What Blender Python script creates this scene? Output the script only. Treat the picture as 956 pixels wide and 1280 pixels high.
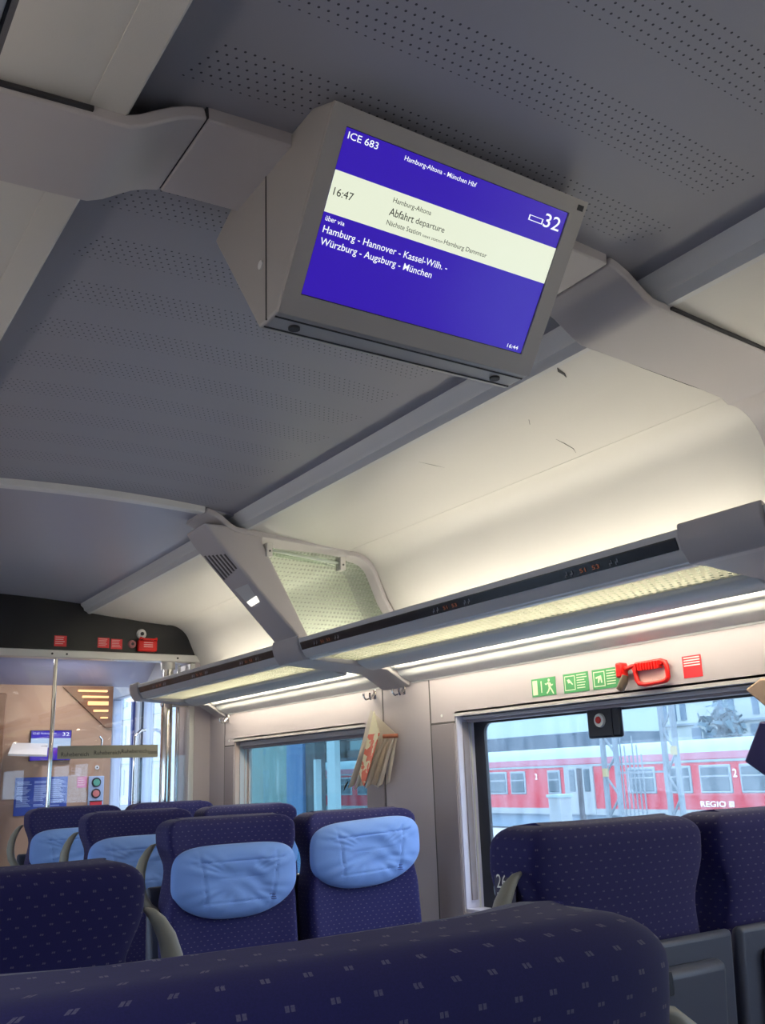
import bpy, math, random
from math import sin, cos, pi, radians as R
from mathutils import Vector, Matrix
random.seed(7)
for o in list(bpy.data.objects): bpy.data.objects.remove(o)
S = bpy.context.scene; COL = S.collection

# ------------------------------------------------------------ camera
yaw, pitch, roll = -0.585619182, 0.271480819, 0.0360533536
Rz = lambda a: Matrix(((cos(a), -sin(a), 0), (sin(a), cos(a), 0), (0, 0, 1)))
Rx = lambda a: Matrix(((1, 0, 0), (0, cos(a), -sin(a)), (0, sin(a), cos(a))))
M = Rz(yaw) @ Rx(pitch) @ Matrix(((1, 0, 0), (0, 0, 1), (0, -1, 0))) @ Rz(roll)
cd = bpy.data.cameras.new('camera'); cam = bpy.data.objects.new('camera', cd); COL.objects.link(cam)
r_, u_, b_ = M.col[0], -M.col[1], -M.col[2]
cam.matrix_world = Matrix(((r_[0], u_[0], b_[0], -.93), (r_[1], u_[1], b_[1], 0), (r_[2], u_[2], b_[2], 1.30), (0, 0, 0, 1)))
cd.sensor_fit = 'VERTICAL'; cd.sensor_height = 24; cd.lens = 1181.6 / 1280 * 24; cd.clip_start = .02; cd.clip_end = 400
S.camera = cam

# ------------------------------------------------------------ world, exposure
w = bpy.data.worlds.new('World'); S.world = w; w.use_nodes = True
bg = w.node_tree.nodes['Background']; bg.inputs[0].default_value = (.68, .82, 1, 1); bg.inputs[1].default_value = 4.2
S.view_settings.view_transform = 'Standard'; S.view_settings.look = 'None'; S.view_settings.gamma = 1
S.view_settings.exposure = 0.0; S.view_settings.use_curve_mapping = False
try:
    S.cycles.max_bounces = 10; S.cycles.transparent_max_bounces = 24; S.cycles.use_denoising = True
except Exception: pass
LAMP_UP, LAMP_DOWN = 16.0, 30.0       # strengths of the fluorescent tubes

# ------------------------------------------------------------ materials
def mat(name, col, rough=.5, metal=0, emit=None, es=1, spec=.5, bump=0, bscale=200, sheen=0, mottled=0):
    m = bpy.data.materials.new(name); m.use_nodes = True; nt = m.node_tree; b = nt.nodes['Principled BSDF']
    b.inputs['Base Color'].default_value = (*col, 1); b.inputs['Roughness'].default_value = rough
    b.inputs['Metallic'].default_value = metal; b.inputs['Specular IOR Level'].default_value = spec
    if sheen: b.inputs['Sheen Weight'].default_value = sheen
    if emit: b.inputs['Emission Color'].default_value = (*emit, 1); b.inputs['Emission Strength'].default_value = es
    if bump or mottled:
        tc = nt.nodes.new('ShaderNodeTexCoord'); n = nt.nodes.new('ShaderNodeTexNoise'); n.inputs['Scale'].default_value = bscale
        n.inputs['Detail'].default_value = 3
        nt.links.new(tc.outputs['Object'], n.inputs['Vector'])
        if bump:
            bp = nt.nodes.new('ShaderNodeBump'); bp.inputs['Strength'].default_value = bump; bp.inputs['Distance'].default_value = .001
            nt.links.new(n.outputs['Fac'], bp.inputs['Height']); nt.links.new(bp.outputs['Normal'], b.inputs['Normal'])
        if mottled:
            mx = nt.nodes.new('ShaderNodeMix'); mx.data_type = 'RGBA'
            mx.inputs[6].default_value = (*[c * (1 - mottled) for c in col], 1); mx.inputs[7].default_value = (*[min(1, c * (1 + mottled)) for c in col], 1)
            nt.links.new(n.outputs['Fac'], mx.inputs[0]); nt.links.new(mx.outputs[2], b.inputs['Base Color'])
    return m
class NB:
    def __init__(s, m): s.m = m; s.nt = m.node_tree; s.b = s.nt.nodes['Principled BSDF']
    def n(s, op, a, b=None, c=None):
        k = s.nt.nodes.new('ShaderNodeMath'); k.operation = op
        for i, v in enumerate((a, b, c)):
            if v is None: continue
            if isinstance(v, (int, float)): k.inputs[i].default_value = v
            else: s.nt.links.new(v, k.inputs[i])
        return k.outputs[0]
    def coord(s, kind='Object'):
        t = s.nt.nodes.new('ShaderNodeTexCoord'); x = s.nt.nodes.new('ShaderNodeSeparateXYZ')
        s.nt.links.new(t.outputs[kind], x.inputs[0]); return x.outputs
    def mixcol(s, fac, a, b, link=True):
        mx = s.nt.nodes.new('ShaderNodeMix'); mx.data_type = 'RGBA'; s.nt.links.new(fac, mx.inputs[0])
        for i, c in ((6, a), (7, b)):
            if isinstance(c, tuple): mx.inputs[i].default_value = (*c, 1)
            else: s.nt.links.new(c, mx.inputs[i])
        if link: s.nt.links.new(mx.outputs[2], s.b.inputs['Base Color'])
        return mx.outputs[2]
def glass(name, tint, refl=.08, rough=.0, dirt=0, dcol=(.7, .8, .9)):
    m = bpy.data.materials.new(name); m.use_nodes = True; nt = m.node_tree; nt.nodes.clear()
    o = nt.nodes.new('ShaderNodeOutputMaterial'); t = nt.nodes.new('ShaderNodeBsdfTransparent'); t.inputs[0].default_value = (*tint, 1)
    g = nt.nodes.new('ShaderNodeBsdfGlossy'); g.inputs['Roughness'].default_value = rough; g.inputs[0].default_value = (1, 1, 1, 1)
    f = nt.nodes.new('ShaderNodeLayerWeight'); f.inputs[0].default_value = .5
    pw = nt.nodes.new('ShaderNodeMath'); pw.operation = 'POWER'; pw.inputs[1].default_value = 4.5; nt.links.new(f.outputs['Facing'], pw.inputs[0])
    a = nt.nodes.new('ShaderNodeMath'); a.operation = 'MULTIPLY_ADD'; a.inputs[1].default_value = .6; a.inputs[2].default_value = refl / 2
    nt.links.new(pw.outputs[0], a.inputs[0])
    mx = nt.nodes.new('ShaderNodeMixShader'); nt.links.new(a.outputs[0], mx.inputs[0]); nt.links.new(t.outputs[0], mx.inputs[1]); nt.links.new(g.outputs[0], mx.inputs[2])
    last = mx
    if dirt:
        d = nt.nodes.new('ShaderNodeBsdfTranslucent'); d.inputs[0].default_value = (*dcol, 1)
        tc = nt.nodes.new('ShaderNodeTexCoord'); mp = nt.nodes.new('ShaderNodeMapping'); mp.inputs['Scale'].default_value = (3, 22, 5)
        n = nt.nodes.new('ShaderNodeTexNoise'); n.inputs['Scale'].default_value = 1; n.inputs['Detail'].default_value = 6
        cr = nt.nodes.new('ShaderNodeMapRange'); cr.inputs[1].default_value = .35; cr.inputs[2].default_value = .8; cr.inputs[3].default_value = dirt * .35; cr.inputs[4].default_value = dirt * 2.2
        nt.links.new(tc.outputs['Object'], mp.inputs[0]); nt.links.new(mp.outputs[0], n.inputs['Vector']); nt.links.new(n.outputs['Fac'], cr.inputs[0])
        m2 = nt.nodes.new('ShaderNodeMixShader'); nt.links.new(cr.outputs[0], m2.inputs[0]); nt.links.new(mx.outputs[0], m2.inputs[1]); nt.links.new(d.outputs[0], m2.inputs[2]); last = m2
    nt.links.new(last.outputs[0], o.inputs[0]); return m

m_shell = mat('cream_panel', (.66, .64, .60), .42, bump=.25, bscale=500)
m_beam = mat('warm_grey_panel', (.50, .47, .48), .5, bump=.3, bscale=700)
m_trim = mat('rail_grey', (.66, .66, .66), .4)
m_wall = mat('wall_laminate', (.46, .41, .44), .55, bump=.2, bscale=600)
m_wall2 = mat('wall_laminate_lower', (.30, .26, .28), .6, bump=.2, bscale=600)
m_reveal = mat('window_reveal', (.62, .60, .72), .35)
m_jamb = mat('window_jamb_warm', (.55, .42, .38), .5)
m_gasket = mat('black_gasket', (.01, .012, .022), .35)
m_dark = mat('dark_groove', (.03, .03, .035), .7)
m_seam = mat('panel_seam', (.10, .09, .09), .7)
m_ceil = mat('ceiling_perforated', (.30, .30, .345), .5, bump=.2, bscale=500)
nb = NB(m_ceil); X, Y, Z = nb.coord()
q = nb.n('FLOORED_MODULO', nb.n('SUBTRACT', Y, .66), .193)
band = nb.n('LESS_THAN', q, .094)
row = nb.n('FLOOR', nb.n('DIVIDE', q, .0170))
xs = nb.n('ADD', X, nb.n('MULTIPLY', row, .0062))
fx = nb.n('SUBTRACT', nb.n('FLOORED_MODULO', xs, .0155), .00775)
fy = nb.n('SUBTRACT', nb.n('FLOORED_MODULO', q, .0170), .0085)
rr = nb.n('SQRT', nb.n('ADD', nb.n('MULTIPLY', fx, fx), nb.n('MULTIPLY', fy, fy)))
hole = nb.n('LESS_THAN', rr, .0021)
inx = nb.n('LESS_THAN', nb.n('ABSOLUTE', xs), .475)
nb.mixcol(nb.n('MULTIPLY', nb.n('MULTIPLY', hole, band), inx), (.30, .30, .345), (.035, .035, .05))
m_ceil2 = mat('ceiling_smooth', (.33, .34, .42), .30, bump=.25, bscale=300)
m_black = mat('black_gloss_panel', (.014, .014, .016), .22)
m_silver = mat('brushed_aluminium', (.66, .65, .63), .35, .35)
m_chrome = mat('chrome', (.80, .78, .74), .10, 1)
m_case = mat('monitor_case', (.36, .34, .325), .42, bump=.2, bscale=600)
m_screen = mat('screen_blue', (.01, .01, .05), .2, emit=(.030, .008, .36), es=1.15)
m_screenw = mat('screen_white', (.1, .1, .1), .2, emit=(.86, .92, .72), es=.92)
m_textw = mat('screen_text_white', (.1, .1, .1), .2, emit=(.92, .95, 1), es=1)
m_textd = mat('screen_text_dark', (.02, .02, .02), .3)
m_red = mat('red_plastic', (.75, .015, .012), .3)
m_redlab = mat('red_label', (.80, .03, .04), .45)
m_green = mat('green_label', (.07, .32, .12), .45)
m_pale = mat('pale_print', (.62, .72, .52), .5)
m_white = mat('white_plastic', (.80, .80, .78), .35)
m_pink = mat('pink_print', (.9, .5, .5), .5)
m_tan = mat('tan_laminate', (.50, .31, .20), .5, mottled=.1, bscale=3)
m_brown = mat('brown_laminate', (.26, .13, .07), .45)
m_amber = mat('amber_glow', (.5, .2, .05), .3, emit=(1, .62, .28), es=1.6)
m_bluepost = mat('blue_poster', (.05, .10, .45), .5)
m_ltblue = mat('light_blue_print', (.38, .50, .85), .5)
m_shellg = mat('seat_shell_grey', (.060, .068, .105), .45, bump=.2, bscale=400)
m_handle = mat('grab_handle_grey', (.27, .26, .22), .45)
m_tube = mat('lamp_tube_glow', (1, 1, 1), .3, emit=(1, .92, .76), es=LAMP_UP)
m_tubed = mat('lamp_strip_glow', (1, 1, 1), .3, emit=(1, .91, .68), es=LAMP_DOWN)
m_led = mat('reading_lamp_glow', (1, 1, 1), .3, emit=(1, .97, .85), es=1.6)
m_orange = mat('orange_digits', (.06, .02, .01), .4, emit=(.5, .13, .03), es=.35)
m_strip = mat('display_strip_black', (.008, .009, .018), .25)
m_cream = mat('paper_cream', (.52, .43, .34), .7, mottled=.2, bscale=30)
m_paper = mat('paper_white', (.56, .50, .44), .7)
m_navy = mat('navy_cloth', (.018, .012, .10), .6)
m_beige = mat('beige_cloth', (.55, .38, .28), .7)
m_floor = mat('floor_carpet', (.14, .14, .17), .95, bump=.5, bscale=300)
m_glass = glass('clear_glass', (.96, .98, 1), .05)
m_win = glass('coach_window_glass', (.93, .97, 1.0), .04, dirt=.06)
m_win1 = glass('tinted_window_glass', (.50, .66, .70), .05, dirt=.05, dcol=(.35, .45, .5))
m_door_glass = glass('partition_glass', (.93, .95, .99), .09)
m_clear = glass('clear_plastic', (.86, .92, .86), .10, .1)

# fabric with woven double dots, laid out in metres on the UVs
m_fab = mat('seat_fabric', (.012, .012, .075), .85, sheen=.08)
nb = NB(m_fab); U, V, _ = nb.coord('UV')
def dots(u0, v0):
    a = nb.n('ABSOLUTE', nb.n('SUBTRACT', nb.n('FLOORED_MODULO', nb.n('ADD', U, u0), .0245), .01225))
    b = nb.n('ABSOLUTE', nb.n('SUBTRACT', nb.n('FLOORED_MODULO', nb.n('ADD', V, v0), .0270), .0135))
    e = nb.n('MULTIPLY', nb.n('LESS_THAN', a, .0026), nb.n('LESS_THAN', b, .0013))
    gap = nb.n('MAXIMUM', nb.n('GREATER_THAN', a, .0004), nb.n('LESS_THAN', a, -1))
    return nb.n('MULTIPLY', e, gap)
dd = nb.n('MAXIMUM', dots(0, 0), dots(.01225, .0135))
wv = nb.nt.nodes.new('ShaderNodeTexNoise'); wv.inputs['Scale'].default_value = 900
tcn = nb.nt.nodes.new('ShaderNodeTexCoord'); nb.nt.links.new(tcn.outputs['Object'], wv.inputs['Vector'])
c0 = nb.mixcol(wv.outputs['Fac'], (.007, .006, .065), (.014, .011, .125), link=False)
nb.mixcol(nb.n('MULTIPLY', dd, nb.n('ADD', nb.n('MULTIPLY', wv.outputs['Fac'], .9), .2)), c0, (.155, .14, .21))
# head cushion cloth
m_pil = mat('light_blue_cloth', (.20, .36, .80), .8, bump=.5, bscale=900, sheen=.15)
m_pilseam = mat('cloth_seam', (.07, .15, .42), .8)

# frit-dotted shelf glass
m_shelf = mat('dotted_shelf_glass', (.70, .74, .62), .25)
nb = NB(m_shelf); X, Y, Z = nb.coord()
fx = nb.n('SUBTRACT', nb.n('FLOORED_MODULO', X, .022), .011)
fy = nb.n('SUBTRACT', nb.n('FLOORED_MODULO', nb.n('ADD', Y, nb.n('MULTIPLY', nb.n('FLOOR', nb.n('DIVIDE', X, .022)), .013)), .026), .013)
dot = nb.n('LESS_THAN', nb.n('SQRT', nb.n('ADD', nb.n('MULTIPLY', fx, fx), nb.n('MULTIPLY', fy, fy))), .0062)
nt = m_shelf.node_tree; out = nt.nodes['Material Output']
tr = nt.nodes.new('ShaderNodeBsdfTransparent'); tr.inputs[0].default_value = (.82, .88, .78, 1)
tl = nt.nodes.new('ShaderNodeBsdfTranslucent'); tl.inputs[0].default_value = (.98, .96, .84, 1)
gl = nt.nodes.new('ShaderNodeBsdfGlossy'); gl.inputs['Roughness'].default_value = .06
ma = nt.nodes.new('ShaderNodeMixShader'); ma.inputs[0].default_value = .80
nt.links.new(tr.outputs[0], ma.inputs[1]); nt.links.new(tl.outputs[0], ma.inputs[2])
mb_ = nt.nodes.new('ShaderNodeMixShader'); nt.links.new(dot, mb_.inputs[0]); nt.links.new(tl.outputs[0], mb_.inputs[1]); nt.links.new(ma.outputs[0], mb_.inputs[1]); nt.links.new(tr.outputs[0], mb_.inputs[2])
mc = nt.nodes.new('ShaderNodeMixShader'); mc.inputs[0].default_value = .06
nt.links.new(mb_.outputs[0], mc.inputs[1]); nt.links.new(gl.outputs[0], mc.inputs[2]); nt.links.new(mc.outputs[0], out.inputs[0])

# divider glass: dots grow towards the outer edge
m_div = mat('dotted_divider_glass', (.6, .66, .58), .2)
nb = NB(m_div); X, Y, Z = nb.coord()
fx = nb.n('SUBTRACT', nb.n('FLOORED_MODULO', nb.n('ADD', X, nb.n('MULTIPLY', nb.n('FLOOR', nb.n('DIVIDE', Z, .017)), .0085)), .017), .0085)
fz = nb.n('SUBTRACT', nb.n('FLOORED_MODULO', Z, .017), .0085)
rad = nb.n('SQRT', nb.n('ADD', nb.n('MULTIPLY', fx, fx), nb.n('MULTIPLY', fz, fz)))
size = nb.n('ADD', .003, nb.n('MULTIPLY', nb.n('MAXIMUM', nb.n('SUBTRACT', nb.n('ADD', X, nb.n('MULTIPLY', Z, .4)), -.05), 0), .014))
dot = nb.n('LESS_THAN', rad, size)
nt = m_div.node_tree; out = nt.nodes['Material Output']
tr = nt.nodes.new('ShaderNodeBsdfTransparent'); tr.inputs[0].default_value = (.90, .95, .88, 1)
df = nt.nodes.new('ShaderNodeBsdfTranslucent'); df.inputs[0].default_value = (.42, .48, .40, 1)
mx = nt.nodes.new('ShaderNodeMixShader'); f2 = nb.n('MULTIPLY', dot, .28); nt.links.new(nb.n('ADD', f2, .05), mx.inputs[0])
nt.links.new(tr.outputs[0], mx.inputs[1]); nt.links.new(df.outputs[0], mx.inputs[2]); nt.links.new(mx.outputs[0], out.inputs[0])

# ------------------------------------------------------------ mesh helpers
class MB:
    def __init__(s): s.v = []; s.f = []; s.uv = None
    def add(s, vs, fs):
        k = len(s.v); s.v += [Vector(v) for v in vs]; s.f += [tuple(i + k for i in f) for f in fs]; return s
    def box(s, x0, x1, y0, y1, z0, z1):
        v = [(x, y, z) for x in (x0, x1) for y in (y0, y1) for z in (z0, z1)]
        return s.add(v, [(0, 1, 3, 2), (4, 6, 7, 5), (0, 4, 5, 1), (2, 3, 7, 6), (0, 2, 6, 4), (1, 5, 7, 3)])
    def prism(s, poly, d0, d1, axis='y'):      # poly in the two other axes, extruded along axis
        n = len(poly)
        def P(a, b, d): return {'y': (a, d, b), 'x': (d, a, b), 'z': (a, b, d)}[axis]
        v = [P(a, b, d0) for a, b in poly] + [P(a, b, d1) for a, b in poly]
        return s.add(v, [tuple(range(n))[::-1], tuple(range(n, 2 * n))] + [(i, (i + 1) % n, (i + 1) % n + n, i + n) for i in range(n)])
    def sheet(s, prof, d0, d1, th, axis='y', flip=1):   # a profile line with thickness th, extruded
        n = len(prof); off = []
        for i, p in enumerate(prof):
            a = Vector(prof[max(0, i - 1)]); b = Vector(prof[min(n - 1, i + 1)]); t = (b - a).normalized()
            off.append((p[0] - t.y * th * flip, p[1] + t.x * th * flip))
        return s.quadstrip(prof, off, d0, d1, axis)
    def quadstrip(s, A, B, d0, d1, axis='y'):
        def P(a, b, d): return {'y': (a, d, b), 'x': (d, a, b), 'z': (a, b, d)}[axis]
        n = len(A); v = [P(*p, d0) for p in A] + [P(*p, d1) for p in A] + [P(*p, d0) for p in B] + [P(*p, d1) for p in B]; f = []
        for i in range(n - 1):
            f += [(i, i + 1, n + i + 1, n + i), (2 * n + i, 3 * n + i, 3 * n + i + 1, 2 * n + i + 1), (i, 2 * n + i, 2 * n + i + 1, i + 1), (n + i, n + i + 1, 3 * n + i + 1, 3 * n + i)]
        f += [(0, n, 3 * n, 2 * n), (n - 1, 3 * n - 1, 4 * n - 1, 2 * n - 1)]
        return s.add(v, f)
    def tube(s, pts, r, n=10, caps=True):
        pts = [Vector(p) for p in pts]; rs = r if isinstance(r, (list, tuple)) else [r] * len(pts); rings = []; prev = None
        for i, p in enumerate(pts):
            t = (pts[min(i + 1, len(pts) - 1)] - pts[max(i - 1, 0)]).normalized()
            ref = Vector((0, 0, 1)) if abs(t.z) < .9 else Vector((1, 0, 0))
            if prev is None: a = t.cross(ref).normalized()
            else: a = (prev - t * prev.dot(t)).normalized()
            prev = a; b = t.cross(a)
            rings.append([p + (a * cos(2 * pi * k / n) + b * sin(2 * pi * k / n)) * rs[i] for k in range(n)])
        v = [q for g in rings for q in g]; f = []
        for i in range(len(pts) - 1):
            for k in range(n): f.append((i * n + k, i * n + (k + 1) % n, (i + 1) * n + (k + 1) % n, (i + 1) * n + k))
        if caps: f += [tuple(range(n))[::-1], tuple(range((len(pts) - 1) * n, len(pts) * n))]
        return s.add(v, f)
    def poly(s, pts): return s.add(pts, [tuple(range(len(pts)))])
    def disc(s, c, r, nrm, depth=.002, n=28, r2=None):
        c = Vector(c); nrm = Vector(nrm).normalized(); return s.tube([c, c + nrm * depth], [r, r2 or r], n)
CUR = bpy.context
def wloc(o):
    l = Vector((0, 0, 0))
    while o is not None: l += o.location; o = o.parent
    return l
def tag(o, label=None, cat=None, group=None, kind=None):
    if label: o['label'] = label
    if cat: o['category'] = cat
    if group: o['group'] = group
    if kind: o['kind'] = kind
    return o
def obj(name, mb, m, parent=None, bevel=0, smooth=True, label=None, loc=None, seg=2, angle=40, sub=0):
    me = bpy.data.meshes.new(name); off = wloc(parent) if parent else Vector(loc or (0, 0, 0))
    if not parent and loc is None:
        c = [min(v[i] for v in mb.v) for i in range(3)]; C2 = [max(v[i] for v in mb.v) for i in range(3)]
        off = Vector(((c[0] + C2[0]) / 2, (c[1] + C2[1]) / 2, c[2]))
        if loc is None and name in ('ceiling',): off = Vector((0, 0, 0))
    me.from_pydata([v - off for v in mb.v], [], mb.f); me.validate(); me.update()
    import bmesh
    bm = bmesh.new(); bm.from_mesh(me); bmesh.ops.recalc_face_normals(bm, faces=bm.faces)
    if mb.uv:
        ul = bm.loops.layers.uv.new('UVMap'); bm.verts.ensure_lookup_table()
        for f in bm.faces:
            us = [mb.uv[l.vert.index] for l in f.loops]; mxu = max(u[0] for u in us)
            for l, u in zip(f.loops, us):
                uu = u[0]
                if mb.per and mxu - uu > mb.per * .5: uu += mb.per
                l[ul].uv = (uu, u[1])
    bm.to_mesh(me); bm.free()
    o = bpy.data.objects.new(name, me); COL.objects.link(o); me.materials.append(m)
    if parent: o.parent = parent
    else: o.location = off
    if bevel:
        b = o.modifiers.new('bevel', 'BEVEL'); b.width = bevel; b.segments = seg; b.limit_method = 'ANGLE'; b.angle_limit = R(35)
    if sub:
        b = o.modifiers.new('sub', 'SUBSURF'); b.levels = sub; b.render_levels = sub
    if smooth:
        for p in me.polygons: p.use_smooth = True
        try: me.set_sharp_from_angle(angle=R(angle))
        except Exception: pass
    if label: o['label'] = label
    return o
def thing(name, loc, label, cat, group=None):
    o = bpy.data.objects.new(name, None); COL.objects.link(o); o.location = loc; o.empty_display_size = .1
    return tag(o, label, cat, group)
def struct(name, mb, m, **k):
    o = obj(name, mb, m, **k); o['kind'] = 'structure'; return o

class Plane:                    # a flat place to print on: origin, right, up
    def __init__(s, o, r, u): s.o = Vector(o); s.r = Vector(r).normalized(); s.u = Vector(u).normalized(); s.n = s.r.cross(s.u)
    def p(s, a, b, d=0): return s.o + s.r * a + s.u * b + s.n * d
    def rect(s, mb, a0, b0, a1, b1, d=.0006, t=.0006):
        v = [s.p(a, b, e) for e in (d - t, d) for a, b in ((a0, b0), (a1, b0), (a1, b1), (a0, b1))]
        return mb.add(v, [(0, 3, 2, 1), (4, 5, 6, 7), (0, 1, 5, 4), (1, 2, 6, 5), (2, 3, 7, 6), (3, 0, 4, 7)])
    def shape(s, mb, pts, d=.0012, t=.0006):
        n = len(pts); v = [s.p(a, b, e) for e in (d - t, d) for a, b in pts]
        return mb.add(v, [tuple(range(n))[::-1], tuple(range(n, 2 * n))] + [(i, (i + 1) % n, (i + 1) % n + n, i + n) for i in range(n)])
    def text(s, string, a0, b0, a1, b1, d=.0014, bold=0, lower=False):
        cu = bpy.data.curves.new('lettering', 'FONT'); cu.body = string; cu.size = 1; cu.offset = bold; cu.resolution_u = 3; cu.extrude = .0
        t = bpy.data.objects.new('lettering', cu); COL.objects.link(t); bpy.context.view_layer.update()
        dg = bpy.context.evaluated_depsgraph_get(); me = bpy.data.meshes.new_from_object(t.evaluated_get(dg))
        vs = [v.co.copy() for v in me.vertices]; fs = [tuple(p.vertices) for p in me.polygons]
        bpy.data.objects.remove(t); bpy.data.curves.remove(cu); bpy.data.meshes.remove(me)
        x0 = min(v.x for v in vs); x1 = max(v.x for v in vs); y0, y1 = (0, .7)      # baseline and cap height
        mb = MB(); mb.add([s.p(a0 + (v.x - x0) / (x1 - x0) * (a1 - a0), b0 + (v.y - y0) / (y1 - y0) * (b1 - b0), d) for v in vs], fs)
        return mb

# ============================================================ SETTING
XW = 1.37; YP = 5.43; YB = -1.6
PITCH = 2.11
mb = MB().box(-1.45, 1.45, YB, 8.2, -.05, 0); struct('floor', mb, m_floor)
dome = [(x / 12 * .57, 2.313 + .028 * (1 - (x / 12) ** 2)) for x in range(-12, 13)]
mb = MB().sheet(dome, YB, 3.32, .01); struct('ceiling', mb, m_ceil, loc=(0, 0, 0))
dome2 = [(a * 1.0, b - .006) for a, b in dome]
mb = MB().sheet(dome2, 3.32, YP, .01); struct('ceiling_far', mb, m_ceil2)
bpy.data.objects['ceiling_far'].name = 'ceiling.001'
RAIL = [(.566, 2.316), (.570, 2.296), (.585, 2.283), (.590, 2.268), (.606, 2.260), (.612, 2.252), (.626, 2.250)]
SH = [(.622, 2.256), (.70, 2.248), (.812, 2.236), (.816, 2.237), (.95, 2.222), (1.08, 2.212)]
cx, cz = 1.10, 2.08
for k in range(0, 13):                                       # the concave bend over the luggage space
    a = R(98 - 74 * k / 12); SH.append((cx + .135 * cos(a), cz + .132 * sin(a)))
SH += [(1.27, 2.03), (1.335, 1.93), (1.375, 1.82), (1.385, 1.70)]
mirror = lambda pr: [(-a, b) for a, b in pr]
for sgn, side in ((1, 'right'), (-1, 'left')):
    f = (lambda p: p) if sgn > 0 else mirror
    struct('trim_1' if sgn > 0 else 'trim_2', MB().sheet(f(RAIL if sgn > 0 else [(.566, 2.330), (.567, 2.262), (.572, 2.256), (.626, 2.254)]), YB, YP, .008, flip=sgn), m_trim if sgn > 0 else m_shell)
    struct('wall_upper_' + side, MB().sheet(f(SH), YB, YP, .01, flip=sgn), m_shell)
# side walls with window openings; window centres every PITCH
WIN = [(-.55, .86), (1.56, 3.01), (3.67, 5.07)]
def side_wall(s, name):
    mb = MB(); xa, xb = sorted((s * XW, s * (XW + .10)))
    zs = 1.523; zb = .80
    mb.box(xa, xb, YB, YP + .25, 0, zb); mb.box(xa, xb, YB, YP + .25, zs, 1.72)
    e = YB
    for a, b in WIN: mb.box(xa, xb, e, a, zb, zs); e = b
    mb.box(xa, xb, e, YP + .25, zb, zs)
    return struct(name, mb, m_wall, smooth=False)
wr = side_wall(1, 'wall_right'); wl = side_wall(-1, 'wall_left')
for y in (3.17, 3.52, 5.20, 1.40, 1.05):
    obj('panel_seam', MB().box(XW - .0015, XW + .001, y - .003, y + .003, 0, 1.67), m_seam, wr)
for a, b in ((3.01, 3.17), (5.07, 5.20), (1.40, 1.56), (3.52, 3.67)):
    obj('panel_seam', MB().box(XW - .002, XW + .001, a, b, 1.487, 1.495), m_seam, wr)
    obj('lower_panel', MB().box(XW - .004, XW + .001, a + .006, b - .006, 0.02, 1.485), m_wall2, wr, bevel=.002)
for y, z in ((3.09, 1.52), (5.14, 1.52)):
    obj('cap_screw', MB().disc((XW - .001, y, z), .006, (-1, 0, 0), .003), m_white, wr)
# windows
def window(n, s, a, b, gl_mat, blind):
    x = s * XW
    def bx(x0, x1, *r):
        mb = MB(); q0, q1 = sorted((s * (XW + x0), s * (XW + x1))); return mb.box(q0, q1, *r)
    mb = bx(.005, .11, b - .006, b + .02, .79, 1.53); mb2 = bx(.005, .11, a - .02, a + .006, .79, 1.53); mb.add(mb2.v, mb2.f)
    k = bx(.005, .11, a, b, .78, .812); mb.add(k.v, k.f)
    root = struct('window_%d' % n, mb, m_reveal if not blind else m_jamb)
    k = bx(.0, .11, a, b, 1.512, 1.53); obj('head_panel', k, m_beam, root)
    obj('blind_housing', bx(.045, .085, a + .01, b - .01, 1.487 if not blind else 1.47, 1.513), m_wall2, root, bevel=.006)
    obj('blind_bottom_rail', bx(.03, .045, a + .012, b - .012, 1.497 if not blind else 1.485, 1.509), m_beam, root, bevel=.003)
    # guide channel down the reveal
    obj('guide_channel', bx(.03, .055, b - .013, b - .004, .84, 1.49), m_wall2 if not blind else m_beam, root)
    obj('guide_channel', bx(.065, .072, b - .010, b - .003, .81, 1.49), m_trim, root)
    # black gasket frame with rounded inner corners
    mb = MB(); xg0, xg1 = sorted((s * (XW + .082), s * (XW + .096)))
    y0, y1, z0, z1 = a - .01, b - .012, .80, 1.515; yi0, yi1, zi0, zi1 = a + .03, b - .075 if not blind else b - .02, .84, 1.480; rad = .035
    outer = []; inner = []
    for cyy, czz, a0 in ((yi1 - rad, zi1 - rad, 0), (yi0 + rad, zi1 - rad, 90), (yi0 + rad, zi0 + rad, 180), (yi1 - rad, zi0 + rad, 270)):
        for t in range(7):
            an = R(a0 + 15 * t); inner.append((cyy + rad * cos(an), czz + rad * sin(an)))
            outer.append((y1 if cos(R(a0 + 45)) > 0 else y0, z1 if sin(R(a0 + 45)) > 0 else z0))
    n_ = len(inner); vs = [(xx, p[0], p[1]) for xx in (xg0, xg1) for ring in (outer, inner) for p in ring]; fs = []
    for i in range(n_):
        j = (i + 1) % n_
        fs += [(i, j, n_ + j, n_ + i), (2 * n_ + i, 3 * n_ + i, 3 * n_ + j, 2 * n_ + j), (n_ + i, n_ + j, 3 * n_ + j, 3 * n_ + i)]
    mb.add(vs, fs); obj('gasket', mb, m_gasket if not blind else m_jamb, root, smooth=False)
    mb = MB(); xx = s * (XW + .09); mb.box(min(xx, xx + s * .004), max(xx, xx + s * .004), a, b - .01, .82, 1.50)
    g = obj('pane', mb, gl_mat, root)
    return root
window(1, 1, *WIN[2], m_win1, True)
w2 = window(2, 1, *WIN[1], m_win, False)
window(3, 1, *WIN[0], m_win, False)
for i, ww in enumerate(WIN): window(4 + i, -1, *ww, m_win, False)
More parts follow.
